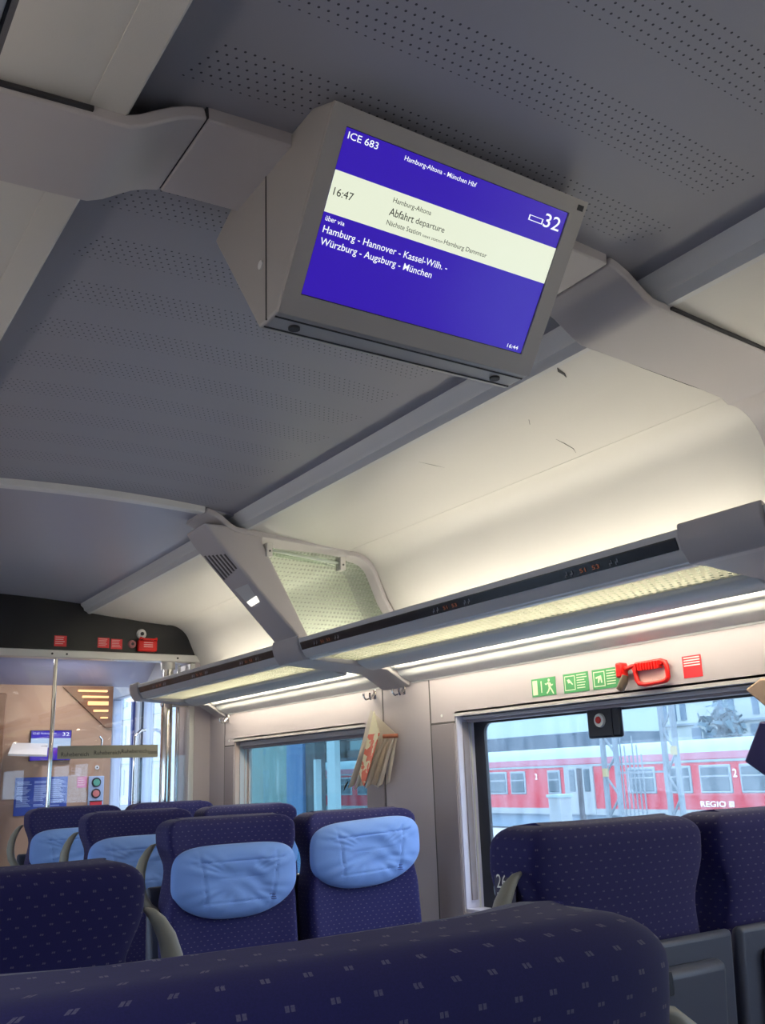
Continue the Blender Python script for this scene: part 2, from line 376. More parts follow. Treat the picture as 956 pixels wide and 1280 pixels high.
# black carrier with the red push button, hanging from the window's top edge
pt = Plane((XW + .082, 2.37, 1.392), (0, -1, 0), (0, 0, 1))
t = thing('emergency_button', (XW + .078, 2.29, 1.39), 'red push button in a white ring on a black carrier in the large window', 'button')
obj('carrier', MB().box(XW + .066, XW + .082, 2.212, 2.365, 1.393, 1.50), m_gasket, t, bevel=.008)
obj('carrier_seam', MB().box(XW + .064, XW + .067, 2.248, 2.252, 1.396, 1.50), m_dark, t)
rg = obj('button_ring', MB().tube([(XW + .067, 2.302, 1.451), (XW + .058, 2.302, 1.451)], [.024, .021], 28), m_white, t)
obj('button_cap', MB().tube([(XW + .060, 2.303, 1.452), (XW + .055, 2.303, 1.452)], [.0125, .011], 24), m_red, rg)

# ---- partition, y = 5.43
prt = [(-1.42, 2.036), (1.42, 2.036), (1.42, 2.38), (-1.42, 2.38)]
blk = struct('wall_front', MB().prism(prt, YP - .01, YP + .06), m_black, smooth=False)
struct('trim_3', MB().box(-1.37, 1.36, YP - .03, YP + .05, 1.993, 2.036), m_silver, bevel=.004)
for x in (.42, .50, 1.15):
    obj('cap_screw', MB().disc((x, YP - .03, 2.014), .006, (0, -1, 0), .003), m_dark, bpy.data.objects['trim_3'])
jm = struct('wall_front_jamb', MB().box(1.265, 1.37, YP - .015, YP + .25, 0, 1.995), m_wall)
jm.name = 'trim_4'
obj('jamb_edge', MB().box(1.235, 1.268, YP - .02, YP + .20, 0, 1.99), m_silver, jm, bevel=.006)
pg = thing('glass_partition', (0, YP, 0), 'clear glass partition under the black panel, divided by a slim chrome post', 'glass partition')
obj('pane', MB().box(-1.36, .443, YP + .004, YP + .014, .02, 1.992), m_door_glass, pg)
obj('pane', MB().box(.457, 1.24, YP + .004, YP + .014, .02, 1.992), m_door_glass, pg)
obj('post', MB().tube([(.45, YP, .0), (.45, YP, 1.993)], .0115, 16), m_chrome, pg)
pb = Plane((.487, YP + .003, 1.446), (1, 0, 0), (0, 0, 1))
m_frost = mat('frosted_film', (.42, .39, .30), .7)
mb = MB(); pb.rect(mb, 0, 0, .568, .070, .0006); bd = obj('quiet_zone_band', mb, m_frost, pg, label='frosted strip printed with the word Ruhebereich')
for a0, s_ in ((.02, 0), (.20, .006), (.355, .012), (.51, .005)):
    mb = pb.text('Ruhebereich', a0, .014 + s_, min(a0 + .15, .565), .036 + s_, .0016); obj('lettering', mb, m_dark, bd, smooth=False)
gp = thing('grab_pole', (1.11, YP - .08, 0), 'thick chrome floor-to-ceiling pole beside the glass partition', 'pole')
obj('pole', MB().tube([(1.11, YP - .02 + .04, 0), (1.11, YP + .02, 1.99)], .033, 24), m_chrome, gp)
obj('collar', MB().tube([(1.11, YP + .02, 1.95), (1.11, YP + .02, 1.993)], .042, 24), m_silver, gp)
obj('clamp', MB().box(1.07, 1.24, YP + .0, YP + .03, 1.73, 1.80), m_chrome, gp, bevel=.008)
gp2 = thing('door_track_post', (1.19, YP + .1, 0), 'slim bright metal post between the thick chrome pole and the wall', 'post')
obj('post', MB().tube([(1.205, YP + .09, 0), (1.205, YP + .09, 1.99)], .012, 16), m_chrome, gp2)
# stickers and fittings on the black panel
def sticker(name, x0, x1, z0, z1, m, label, rows, mcol, y=YP - .0105, cat='sticker', group=None):
    p = Plane((x0, y, z0), (1, 0, 0), (0, 0, 1)); w_, h = x1 - x0, z1 - z0
    mb = MB(); p.rect(mb, 0, 0, w_, h, .0008, .0008); o = obj(name, mb, m); tag(o, label, cat, group)
    mb = MB()
    for r in range(rows):
        bb = h * (.9 - r * .8 / rows); p.rect(mb, w_ * .08, bb - h * .32 / rows, w_ * random.uniform(.7, .92), bb, .0014)
    obj('printed_text', mb, mcol, o, smooth=False); return o
sticker('warning_sticker', .432, .500, 2.058, 2.118, m_redlab, 'square red warning sticker on the black panel above the slim chrome post', 4, m_pink)
sticker('warning_sticker', .675, .742, 2.060, 2.118, m_redlab, 'red text sticker, left one of the two side by side on the black panel', 5, m_pink)
sticker('warning_sticker', .752, .818, 2.056, 2.114, m_redlab, 'red text sticker, right one of the two side by side, next to the red box', 5, m_pink)
def ring(name, x, z, r, label, m, y=YP - .012):
    t = thing(name, (x, y, z - r), label, 'ring'); a = MB()
    a.tube([(x, y, z), (x, y - .014, z)], [r, r * .82], 28); o = obj('dish', a, m, t); obj('core', MB().disc((x, y - .013, z), r * .36, (0, -1, 0), .004), m_gasket, t)
ring('door_sensor', .930, 2.150, .030, 'round white ring fitting with dark centre high on the black panel', m_white)
m_pkring = mat('pale_red_plastic', (.45, .17, .18), .4)
ring('release_knob', .875, 2.088, .024, 'small dull pink ring fitting left of the red box on the black panel', m_pkring)
t = thing('emergency_handle_box', (.96, YP - .03, 2.04), 'red emergency handle box on the black panel above the glass', 'emergency handle')
obj('body', MB().box(.905, 1.018, YP - .045, YP - .008, 2.046, 2.112), m_red, t, bevel=.008)
obj('upper_hook', MB().tube([(.91, YP - .04, 2.11), (.912, YP - .055, 2.122), (.93, YP - .06, 2.115), (.99, YP - .06, 2.115), (1.008, YP - .055, 2.122), (1.012, YP - .04, 2.11)], .006), m_red, t)
pz = Plane((.93, YP - .046, 2.062), (1, 0, 0), (0, 0, 1)); mb = MB()
for i in range(3): pz.rect(mb, .005, .008 + i * .012, .06, .013 + i * .012, .001)
obj('printed_text', mb, m_pink, t, smooth=False)

# ---- vestibule behind the glass
YV = 6.6
struct('wall_back', MB().box(-1.4, 1.15, YV, YV + .06, 0, 2.02), m_tan)
struct('trim_5', MB().box(.36, .44, YV - .05, YV, 0, 1.90), m_brown, bevel=.01)
struct('ceiling_vestibule', MB().prism([(-1.4, 2.12), (1.4, 2.12), (1.4, 2.16), (-1.4, 2.16)], YP + .06, 8.0), m_ceil2)
bpy.data.objects['ceiling_vestibule'].name = 'ceiling.002'
struct('trim_6', MB().prism([(YV - .25, 2.12), (YV, 1.96), (YV + .05, 1.96), (YV + .05, 2.12)], -1.4, 1.38, 'x'), mat('vestibule_bulkhead', (.42, .45, .66), .3))
cl = thing('ceiling_light', (.82, 6.3, 2.10), 'small bright lamp in the blue-grey ceiling behind the glass', 'lamp')
obj('lens', MB().disc((.80, 6.25, 2.12), .05, (0, 0, -1), .008), m_led, cl)
for n_, xx in enumerate((.80, -.3)):
    ld = bpy.data.lights.new('vestibule_lamp', 'AREA'); ld.size = .22; ld.energy = 6; ld.color = (1, .93, .86)
    lo = bpy.data.objects.new('vestibule_lamp', ld); COL.objects.link(lo); lo.location = (xx - cl.location.x, 6.15 - cl.location.y, 2.105 - cl.location.z); lo.parent = cl
# brown triangle; emissive amber slats stand in for bars of light
t = thing('glowing_slat_panel', (1.0, YV - .02, 1.68), 'brown triangular panel with glowing amber slats on the tan wall', 'slat panel')
obj('panel', MB().prism([(.80, 1.952), (1.142, 1.955), (1.142, 1.68), (1.10, 1.68)], YV - .02, YV + .001), m_brown, t)
for i, (x0, x1, z, h) in enumerate(((.90, 1.10, 1.925, .014), (.93, 1.11, 1.885, .014), (.97, 1.11, 1.842, .026), (1.01, 1.11, 1.792, .014), (1.06, 1.11, 1.745, .010))):
    obj('slat', MB().box(x0, x1, YV - .034, YV - .018, z - h / 2, z + h / 2), m_amber, t, bevel=.003)
pv = lambda x0, z0: Plane((x0, YV - .001, z0), (1, 0, 0), (0, 0, 1))
t = thing('information_screen', (.74, YV - .02, 1.47), 'small blue and white travel information screen on the tan wall behind the glass', 'screen')
obj('housing', MB().box(.608, .873, YV - .02, YV, 1.468, 1.664), m_gasket, t)
p = Plane((.612, YV - .021, 1.472), (1, 0, 0), (0, 0, 1))
mb = MB(); p.rect(mb, 0, 0, .257, .188, .001); sp = obj('display', mb, m_screen, t)
mb = MB(); p.rect(mb, 0, .08, .257, .14, .002); obj('white_band', mb, mat('dim_screen_white', (.1, .1, .1), .3, emit=(.45, .62, .85), es=.9), sp)
for a in ((' 32', .20, .155, .245, .178), ('ICE 683', .01, .165, .05, .178), ('Hamburg-Altona', .06, .167, .16, .178)):
    obj('lettering', p.text(*a, .003), m_textw, sp, smooth=False)
t = thing('reflection_slab', (.58, 6.35, 1.48), 'pale slanted slab standing in for a likely reflection, left of the small screen', 'slab')  # solid slab added in place of a likely reflection in the glass
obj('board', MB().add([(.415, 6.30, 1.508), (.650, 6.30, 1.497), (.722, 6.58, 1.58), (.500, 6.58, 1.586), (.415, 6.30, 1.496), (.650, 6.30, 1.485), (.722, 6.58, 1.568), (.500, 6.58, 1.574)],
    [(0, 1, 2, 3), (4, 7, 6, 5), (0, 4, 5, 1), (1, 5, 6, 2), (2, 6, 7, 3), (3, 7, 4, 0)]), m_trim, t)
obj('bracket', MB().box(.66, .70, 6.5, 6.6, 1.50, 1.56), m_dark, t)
# blue poster
t = obj('wall_poster', MB().box(.535, .868, YV - .004, YV, 1.130, 1.366), m_bluepost); tag(t, 'large blue poster full of small print on the tan wall behind the glass', 'poster')
p = Plane((.535, YV - .0045, 1.13), (1, 0, 0), (0, 0, 1)); mb = MB()
for c in range(3):
    b = .215
    while b > .045:
        if random.random() > .14: p.rect(mb, .012 + c * .108, b, .012 + c * .108 + random.uniform(.055, .092), b + .0052, .001)
        b -= .0085
obj('printed_text', mb, m_ltblue, t, smooth=False)
for a_, b_, m_ in ((.10, .125, m_redlab), (.17, .19, m_redlab), (.135, .155, m_white), (.22, .235, m_white), (.25, .265, m_white)):
    mb = MB(); p.rect(mb, a_, .006, b_, .03, .001); obj('pictogram', mb, m_, t)
sticker('notice_sticker', .930, .996, 1.290, 1.362, mat('pink_label', (.75, .14, .30), .5), 'small pink notice on the tan wall between blue poster and door buttons', 4, m_pink, y=YV - .001)
t = thing('door_button_panel', (1.055, YV - .02, 1.14), 'silver door control panel with a green and a red button on the tan wall', 'control panel')
obj('plate', MB().box(1.004, 1.108, YV - .012, YV, 1.130, 1.362), mat('pale_blue_metal', (.45, .55, .75), .4), t, bevel=.003)
for z, m in ((1.321, mat('green_button', (.12, .42, .30), .4)), (1.250, mat('red_button', (.70, .20, .18), .4))):
    o = obj('button_ring', MB().disc((1.055, YV - .012, z), .031, (0, -1, 0), .006), m_gasket, t); obj('button', MB().disc((1.055, YV - .018, z), .022, (0, -1, 0), .005), m, o)
obj('red_plate', MB().box(1.018, 1.098, YV - .018, YV - .01, 1.130, 1.198), m_redlab, t, bevel=.002)
obj('dark_edge', MB().box(1.014, 1.100, YV - .020, YV - .01, 1.198, 1.204), m_dark, t)
t = obj('square_key_lock', MB().disc((1.058, YV - .001, 1.418), .014, (0, -1, 0), .006), m_white); tag(t, 'small round white lock on the tan wall above the door buttons', 'lock')
obj('key_hole', MB().disc((1.058, YV - .007, 1.418), .005, (0, -1, 0), .001), m_dark, t)
t = obj('coat_hook', MB().tube([(1.07, YV, 1.56), (1.07, YV - .04, 1.55), (1.07, YV - .045, 1.60), (1.05, YV - .05, 1.62)], .008), m_chrome); tag(t, 'chrome hook on the tan wall above the frosted strip behind the glass', 'hook')
sticker('paper_note', .885, .955, 1.365, 1.42, mat('faded_paper', (.60, .42, .34), .7), 'faded square note on the tan wall above the pink notice', 2, m_tan, y=YV - .001)

# exterior door area on the right of the vestibule
m_doorp = mat('door_panel_light', (.55, .60, .70), .35)
mb = MB().box(1.37, 1.45, YP + .24, 5.86, 0, 2.1); struct('wall_vestibule_right', mb, m_reveal); bpy.data.objects['wall_vestibule_right'].name = 'trim_7'
mb = MB().box(1.37, 1.45, 5.86, 7.9, 0, .95).box(1.37, 1.45, 5.86, 7.9, 1.93, 2.12).box(1.37, 1.45, 6.62, 6.80, .95, 1.93).box(1.37, 1.45, 7.30, 7.9, .95, 1.93).box(1.37, 1.45, 5.86, 5.95, .95, 1.93)
d1 = struct('door_1', mb, m_doorp, bevel=.01)
obj('window_rubber', MB().box(1.355, 1.372, 6.60, 6.64, .9, 1.97), m_gasket, d1); obj('window_rubber', MB().box(1.355, 1.372, 6.78, 6.82, .9, 1.97), m_bluepost, d1)
obj('pane', MB().box(1.40, 1.404, 5.95, 7.3, .95, 1.93), m_glass, d1)
obj('handrail', MB().tube([(1.30, 6.55, .7), (1.30, 6.55, 1.62), (1.34, 6.55, 1.66), (1.372, 6.55, 1.66)], .012), m_chrome, d1)
struct('wall_vestibule_end', MB().box(1.15, 1.45, 7.9, 7.96, 0, 2.12), m_doorp); bpy.data.objects['wall_vestibule_end'].name = 'wall_back.001'
struct('wall_rear', MB().box(-1.45, 1.45, YB - .06, YB, 0, 2.4), m_beam)
struct('wall_left_vestibule', MB().box(-1.45, -1.37, YP, 8, 0, 2.12), m_tan); bpy.data.objects['wall_left_vestibule'].name = 'wall_left.001'

# ============================================================ CEILING BEAMS
def sm(t): t = max(0, min(1, t)); return t * t * (3 - 2 * t)
def beam_profile(x0, x1, n=36, deep=.078):
    pr = []
    for i in range(n + 1):
        x = x0 + (x1 - x0) * i / n; a = abs(x)
        z = 2.322 + .022 * (1 - (a / .57) ** 2) - .030 if a < .455 else 2.296
        z = z * (1 - sm((a - .452) / .122)) + (2.236 - (a - .58) * .06) * sm((a - .452) / .122)
        pr.append((x, z))
    return pr
OUT = [(.95, 2.214), (1.06, 2.204)] + [(cx + .112 * cos(R(98 - 74 * k / 10)), cz + .110 * sin(R(98 - 74 * k / 10))) for k in range(0, 11)] + [(1.250, 2.01), (1.315, 1.91), (1.352, 1.80)]
def half(s, x_in, n=20):
    pr = [p for p in beam_profile(s * x_in, s * .93, n)]
    return pr + [(s * a, b) for a, b in OUT]
def beam(y0, y1, label, cy1, group=None):
    t = thing('ceiling_beam', (0, (y0 + y1) / 2, 2.2), label, 'ceiling beam', group)
    for s in (1, -1):
        obj('side_cover', MB().sheet(half(s, .4425), y0, y1, .022, flip=s), m_beam, t, bevel=.004, angle=50)
    obj('centre_cover', MB().sheet(beam_profile(-.440, .440, 24), y0 + .002, cy1, .03), m_beam if cy1 == y1 else m_trim, t, bevel=.003)
    return t
b1 = beam(1.19, 1.408, 'wide grey beam cover across the ceiling above the hanging screen', 1.408)
obj('cover_groove', MB().sheet([(a, b + .004) for a, b in beam_profile(-.4435, -.4400, 2)], 1.192, 1.405, .02), m_dark, b1)
for y in (1.187, 1.410):
    for s in (1, -1):
        obj('edge_groove', MB().sheet([(s * a, b + .006) for a, b in [(.62, 2.236), (.80, 2.222), (.94, 2.213), (1.02, 2.21)]], y - .004, y + .004, .006, flip=s), m_dark, b1)
b2 = beam(3.30, 3.51, 'far ceiling beam with slim curved strip and slotted arm joining the rack', 3.345)
beam(-.92, -.70, 'grey beam cover across the ceiling behind the camera', -.70)
# far beam: sloping arm from the ceiling down to the rack
y0, y1 = 3.305, 3.505
ar = obj('rack_arm', MB().prism([(.44, 2.262), (.475, 2.212), (.835, 1.842), (.84, 1.80), (.895, 1.80), (.888, 1.845), (.685, 2.212), (.70, 2.26)], y0, y1), m_beam, b2, bevel=.010, seg=3)
dv = Vector((.835 - .475, 0, 1.842 - 2.212)).normalized(); nn = Vector((dv.z, 0, -dv.x))
g = Plane((.475, y1, 2.212), (0, -1, 0), tuple(-dv)); Wa = y1 - y0; sg = 1 if g.n.dot(nn) > 0 else -1
for k in range(6):
    mb = MB(); a0 = .022 + k * .029; g.shape(mb, [(a0, -.055 - k * .006), (a0 + .013, -.055 - k * .006), (a0 + .013, -.180 + k * .004), (a0, -.180 + k * .004)], .0015 * sg, .001)
    obj('vent_slot', mb, m_seam, ar, smooth=False)
mb = MB(); g.shape(mb, [(.04, -.235), (Wa - .035, -.235), (Wa - .055, -.325), (.05, -.325)], .0015 * sg, .001)
obj('reading_lamp', mb, m_trim, ar, smooth=False)
mb = MB(); g.shape(mb, [(.055, -.305), (Wa - .045, -.295), (Wa - .055, -.322), (.06, -.330)], .003 * sg, .001)
obj('lamp_lens', mb, m_led, ar, smooth=False)

# rack divider
t = thing('rack_divider', (1.0, 3.40, 1.84), 'dotted glass divider with a clear clamp rail inside the luggage rack', 'divider')
inner = [(.70, 2.195), (.95, 2.195), (1.05, 2.188)] + [(cx + .092 * cos(R(90 - 66 * k / 8)), cz + .090 * sin(R(90 - 66 * k / 8))) for k in range(9)] + [(1.235, 2.00), (1.30, 1.90), (1.325, 1.80)]
poly = [(.90, 1.83)] + inner
obj('glass_sheet', MB().prism(poly, 3.330, 3.338), m_div, t, smooth=False)
a, b = Vector((.712, 3.318, 2.178)), Vector((1.05, 3.318, 2.152))
obj('clamp_rail', MB().tube([a, b], .015, 14), m_clear, t); obj('clamp_rail', MB().tube([a + Vector((0, 0, .006)), b + Vector((0, 0, .006))], .006, 8), m_white, t)
for q_ in (a, b):
    c = obj('bracket', MB().box(q_.x - .012, q_.x + .014, q_.y - .022, q_.y + .02, q_.z - .026, q_.z + .03), m_silver, t, bevel=.003)
    obj('screw', MB().disc((q_.x + .001, q_.y - .022, q_.z - .004), .004, (0, -1, 0), .002), m_dark, c)

# ============================================================ LUGGAGE RACKS
m_rear = mat('rear_rail_grey', (.60, .62, .64), .4)
m_off = mat('lamp_tube_dim', (.8, .8, .8), .3, emit=(1, .86, .76), es=9.0)
m_sym = mat('symbol_grey', (.30, .30, .33), .5)
def rack(s, y0, y1, label, group, detail):
    t = thing('luggage_rack', (s * 1.1, (y0 + y1) / 2, 1.72), label, 'luggage rack', group)
    fx = lambda pr: [(s * a, b) for a, b in pr]
    obj('front_rail', MB().prism(fx([(.838, 1.832), (.850, 1.836), (.862, 1.815), (.885, 1.790), (.905, 1.772), (.903, 1.755), (.868, 1.757), (.848, 1.786), (.840, 1.812)]), y0, y1), m_trim, t, bevel=.002, angle=50)
    st = obj('seat_display_strip', MB().prism(fx([(.8385, 1.815), (.8365, 1.812), (.8455, 1.785), (.848, 1.787)]), y0 + .01, y1 - .01), m_strip, t)
    if detail:
        r, u = Vector((0, -1, 0)), Vector((-.0105, 0, .030)).normalized()
        p = Plane((.8460, 0, 1.7838), r, u)
        for yy in (3.18, 2.40, 1.80) if y0 < 3 else (4.95, 4.40, 3.85):
            for k in (0, .16):
                for e in (0, .020):
                    mb = MB(); c = -yy + k + e; p.rect(mb, c, .011, c + .009, .014, .002); p.rect(mb, c + .006, .012, c + .009, .021, .002); p.rect(mb, c, .006, c + .002, .012, .002)
                    obj('seat_symbol', mb, m_sym, st, smooth=False)
            obj('lettering', p.text('51  53', -yy + .055, .009, -yy + .125, .020, .002), m_orange, st, smooth=False)
    obj('glass_shelf', MB().prism(fx([(.893, 1.762), (1.110, 1.752), (1.110, 1.758), (.893, 1.768)]), y0 + .01, y1 - .01), m_shelf, t)
    obj('shelf_bead', MB().prism(fx([(.885, 1.752), (.900, 1.750), (.900, 1.758), (.885, 1.760)]), y0, y1), m_white, t)
    obj('rear_rail', MB().prism(fx([(1.100, 1.765), (1.108, 1.742), (1.135, 1.728), (1.150, 1.722), (1.180, 1.716), (1.190, 1.722), (1.190, 1.775), (1.105, 1.775)]), y0 + .0, y1), m_rear, t, bevel=.003, angle=50)
    mu, md = (m_tube, m_tubed) if s > 0 else (m_off, m_off)
    obj('lamp_tube', MB().tube([(s * 1.175, y0 + .06, 1.835), (s * 1.175, y1 - .06, 1.835)], .013, 10), mu, t)
    obj('lamp_tube', MB().tube([(s * 1.232, y0 + .05, 1.738), (s * 1.232, y1 - .05, 1.738)], .011, 10), md, t)
    obj('lamp_tray', MB().prism(fx([(1.19, 1.764), (1.352, 1.764), (1.352, 1.770), (1.19, 1.770)]), y0, y1), m_trim, t)
    obj('cove', MB().sheet(fx([(1.255, 1.766), (1.262, 1.735), (1.275, 1.722), (1.300, 1.718), (1.306, 1.705), (1.320, 1.692), (1.352, 1.680), (1.368, 1.674), (1.368, 1.668)]), y0, y1, .006, flip=s), m_trim, t, angle=50)
    return t
rack(1, 3.515, 5.175, 'far luggage rack with dotted glass shelf, between the far arm and the glass partition', None, True)
rack(1, 1.415, 3.295, 'near luggage rack with dotted glass shelf and dark display strip, above the large window', None, True)
rack(1, -.70, 1.185, 'luggage rack at the right edge, beyond the near bracket', None, False)
rack(-1, 3.515, 5.20, 'luggage rack over the left windows, far bay', None, False)
rack(-1, 1.415, 3.295, 'luggage rack over the left windows, middle bay', None, False)
rack(-1, -.70, 1.185, 'luggage rack over the left windows, near the camera', None, False)
def bracket(s, y0, y1, label):
    t = thing('rack_bracket', (s * 1.3, (y0 + y1) / 2, 1.65), label, 'bracket')
    fx = lambda pr: [(s * a, b) for a, b in pr]
    obj('underside', MB().prism(fx([(.868, 1.772), (.868, 1.752), (1.255, 1.722), (1.368, 1.655), (1.368, 1.772)]), y0, y1), m_beam, t, bevel=.005)
    obj('front_cap', MB().prism(fx([(.832, 1.842), (.840, 1.846), (.90, 1.80), (.92, 1.75), (.862, 1.749), (.838, 1.782), (.830, 1.812)]), y0 - .004, y1 + .004), m_beam, t, bevel=.004)
    return t
bracket(1, 3.30, 3.51, 'grey rack bracket reaching the wall above the paired coat hooks')
bracket(1, 5.18, 5.30, 'pale rack end bracket in front of the chrome pole')
bracket(1, 1.19, 1.41, 'grey rack bracket cover at the right edge of the view')
bracket(-1, 3.30, 3.51, 'rack bracket on the left wall, far one'); bracket(-1, 1.19, 1.41, 'rack bracket on the left wall, near one')

# ============================================================ HANGING MONITOR
t = thing('ceiling_monitor', (-.02, 1.28, 2.03), 'grey wedge-shaped passenger information monitor hanging from the ceiling beam', 'monitor')
x0, x1 = -.294, .246
side = [(1.053, 2.303), (1.248, 2.031), (1.316, 2.031), (1.509, 2.300), (1.42, 2.335), (1.12, 2.335)]
obj('case', MB().prism(side, x0, x1, 'x'), m_case, t, bevel=.006, seg=3)
pm = Plane((x0, 1.248, 2.031), (1, 0, 0), (0, 1.053 - 1.248, 2.303 - 2.031))
L_ = math.hypot(.195, .272)
# bezel frame: raised rim around the sunk display
da0, da1 = .031, .505; db1 = L_ - .0295; db0 = db1 - .268
mb = MB()
for r4 in ((0.001, 0.001, x1 - x0 - .001, db0), (0.001, db1, x1 - x0 - .001, L_ - .001), (0.001, db0, da0, db1), (da1, db0, x1 - x0 - .001, db1)): pm.rect(mb, *r4, .004, .006)
obj('bezel', mb, m_case, t, smooth=False)
mb = MB(); pm.rect(mb, da0, db0, da1, db1, .0006, .0006); sc = obj('display', mb, m_gasket, t)
P2 = Plane(pm.p(da0, db0, 0), pm.r, pm.u); Wd, Hd = .474, .268
def D(u, v): return u * Wd, (1 - v) * Hd
def drect(name, m, u0, v0, u1, v1, d=.0012, par=None):
    mb = MB(); a, b = D(u0, v1); c, e = D(u1, v0); P2.rect(mb, a, b, c, e, d); return obj(name, mb, m, par or sc, smooth=False)
pic = drect('picture', m_screen, .004, .004, .996, .994)
drect('white_band', m_screenw, .004, .247, .996, .493, .0018, pic)
def dtext(s, u0, v0, u1, v1, m, bold=0.0):
    a, b = D(u0, v1); c, e = D(u1, v0); obj('lettering', P2.text(s, a, b, c, e, .0026, bold), m, pic, smooth=False)
dtext('ICE 683', .015, .022, .133, .062, m_textw, .006)
dtext('Hamburg-Altona - München Hbf', .243, .034, .556, .062, m_textw, .006)
dtext('16:47', .018, .342, .094, .388, m_textd)
dtext('Hamburg-Altona', .246, .285, .408, .315, m_textd)
dtext('Abfahrt', .244, .348, .347, .394, m_textd, .004); dtext('departure', .356, .352, .482, .390, m_textd)
dtext('Nächste Station', .245, .422, .392, .452, m_textd); dtext('next station', .400, .434, .488, .453, m_textd); dtext('Hamburg Dammtor', .495, .424, .693, .453, m_textd)
dtext('32', .896, .052, .977, .140, m_textw, .006)
dtext('über', .015, .510, .056, .540, m_textw, .006); dtext('via', .062, .514, .090, .540, m_textw, .006)
dtext('Hamburg - Hannover - Kassel-Wilh. -', .017, .568, .542, .610, m_textw, .006)
dtext('Würzburg - Augsburg - München', .019, .640, .486, .682, m_textw, .006)
dtext('16:44', .918, .950, .973, .976, m_textw, .006)
mb = MB()                      # little coach pictogram
for r4 in ((.824, .098, .893, .102), (.824, .128, .893, .133), (.824, .098, .829, .133), (.888, .104, .893, .133)):
    a, b = D(r4[0], r4[3]); c, e = D(r4[2], r4[1]); P2.rect(mb, a, b, c, e, .0024)
obj('coach_pictogram', mb, m_textw, pic, smooth=False)
mb = MB(); pm.rect(mb, x1 - x0 - .022, L_ - .020, x1 - x0 - .008, L_ - .010, .0046); obj('sensor', mb, m_dark, t)
# bottom face: groove and two screws, side seam and side screw
for yy in (1.262, 1.303): obj('groove', MB().box(x0 + .004, x1 - .004, yy - .0015, yy + .0015, 2.0295, 2.032), m_dark, t)
for xx in (x0 + .050, x1 - .055): obj('screw', MB().disc((xx, 1.283, 2.031), .010, (0, 0, -1), .004), m_dark, t)
obj('side_seam', MB().box(x0 - .001, x0 + .002, 1.285, 1.288, 2.034, 2.32), m_dark, t)
obj('screw', MB().disc((x0, 1.305, 2.145), .008, (-1, 0, 0), .003), m_trim, t)
# rear screen of the double-sided unit
prr = Plane((x1, 1.316, 2.031), (-1, 0, 0), (0, .193, .269)); mb = MB(); prr.rect(mb, .03, .035, .51, .30, .003); obj('rear_display', mb, m_gasket, t)

# ============================================================ WALL SIGNS AND HOOKS
def wp(y, z): return Plane((XW - .0005, y, z), (0, -1, 0), (0, 0, 1))     # seen from inside: right is -Y
t = thing('exit_sign', (XW - .001, 2.49, 1.546), 'green running man emergency exit sticker, leftmost of the row above the window', 'sign')
p = wp(2.551, 1.546); w_, h = .122, .062
mb = MB(); p.rect(mb, 0, 0, w_, h, .001, .001); obj('plate', mb, m_green, t)
mb = MB(); p.rect(mb, .006, .006, .030, .056, .0016); obj('door_symbol', mb, m_pale, t); mb = MB(); p.rect(mb, .048, .012, .053, .052, .0016); obj('arrow_symbol', mb, m_pale, t)
mb = MB()
hd = [(.090 + .005 * cos(a_ * pi / 6), .052 + .005 * sin(a_ * pi / 6)) for a_ in range(12)]
p.shape(mb, hd, .0018); p.shape(mb, [(.083, .046), (.096, .044), (.098, .026), (.088, .024)], .0018)
p.shape(mb, [(.084, .046), (.086, .041), (.074, .036), (.069, .041), (.072, .043), (.075, .040)], .0018)
p.shape(mb, [(.095, .044), (.103, .036), (.110, .038), (.109, .034), (.102, .031), (.093, .038)], .0018)
p.shape(mb, [(.088, .026), (.094, .025), (.088, .014), (.078, .006), (.074, .009), (.082, .016)], .0018)
p.shape(mb, [(.092, .026), (.098, .027), (.106, .016), (.112, .004), (.107, .004), (.101, .013)], .0018)
obj('running_figure', mb, m_pale, t, smooth=False)
for (ya, z0, lab, kind_) in ((2.390, 1.545, 'green instruction sticker showing a window being broken, middle one of the green row', 0), (2.254, 1.545, 'green instruction sticker next to the red hammer holder, rightmost of the green row', 1)):
    t = thing('instruction_sign', (XW - .001, ya - .06, z0), lab, 'sign'); p = wp(ya, z0)
    mb = MB(); p.rect(mb, 0, 0, .118, .064, .001, .001); obj('plate', mb, m_green, t)
    mb = MB(); 
    for r4 in ((.006, .054, .056, .057), (.006, .008, .056, .011), (.006, .008, .009, .057), (.053, .008, .056, .057)): p.rect(mb, *r4, .0016)
    if kind_ == 0: p.shape(mb, [(.018, .044), (.028, .046), (.036, .038), (.046, .028), (.042, .026), (.032, .034), (.024, .032)], .0017)
    else: p.shape(mb, [(.016, .040), (.040, .044), (.044, .020), (.038, .020), (.036, .036), (.028, .020), (.024, .020), (.026, .036), (.016, .034)], .0017)
    obj('pictogram', mb, m_pale, t, smooth=False)
    mb = MB()
    for k in range(6): p.rect(mb, .064, .012 + k * .0085, .064 + random.uniform(.035, .048), .015 + k * .0085, .0016)
    obj('printed_text', mb, m_pale, t, smooth=False)
t = thing('notice_sign', (XW - .001, 1.85, 1.545), 'red notice sticker with white lines, right of the red hammer holder', 'sign'); p = wp(1.882, 1.545)
mb = MB(); p.rect(mb, 0, 0, .068, .064, .001, .001); obj('plate', mb, m_redlab, t)
mb = MB()
for k in range(4): p.rect(mb, .005, .034 + k * .0075, .063, .0372 + k * .0075, .0016)
obj('printed_text', mb, m_white, t, smooth=False)
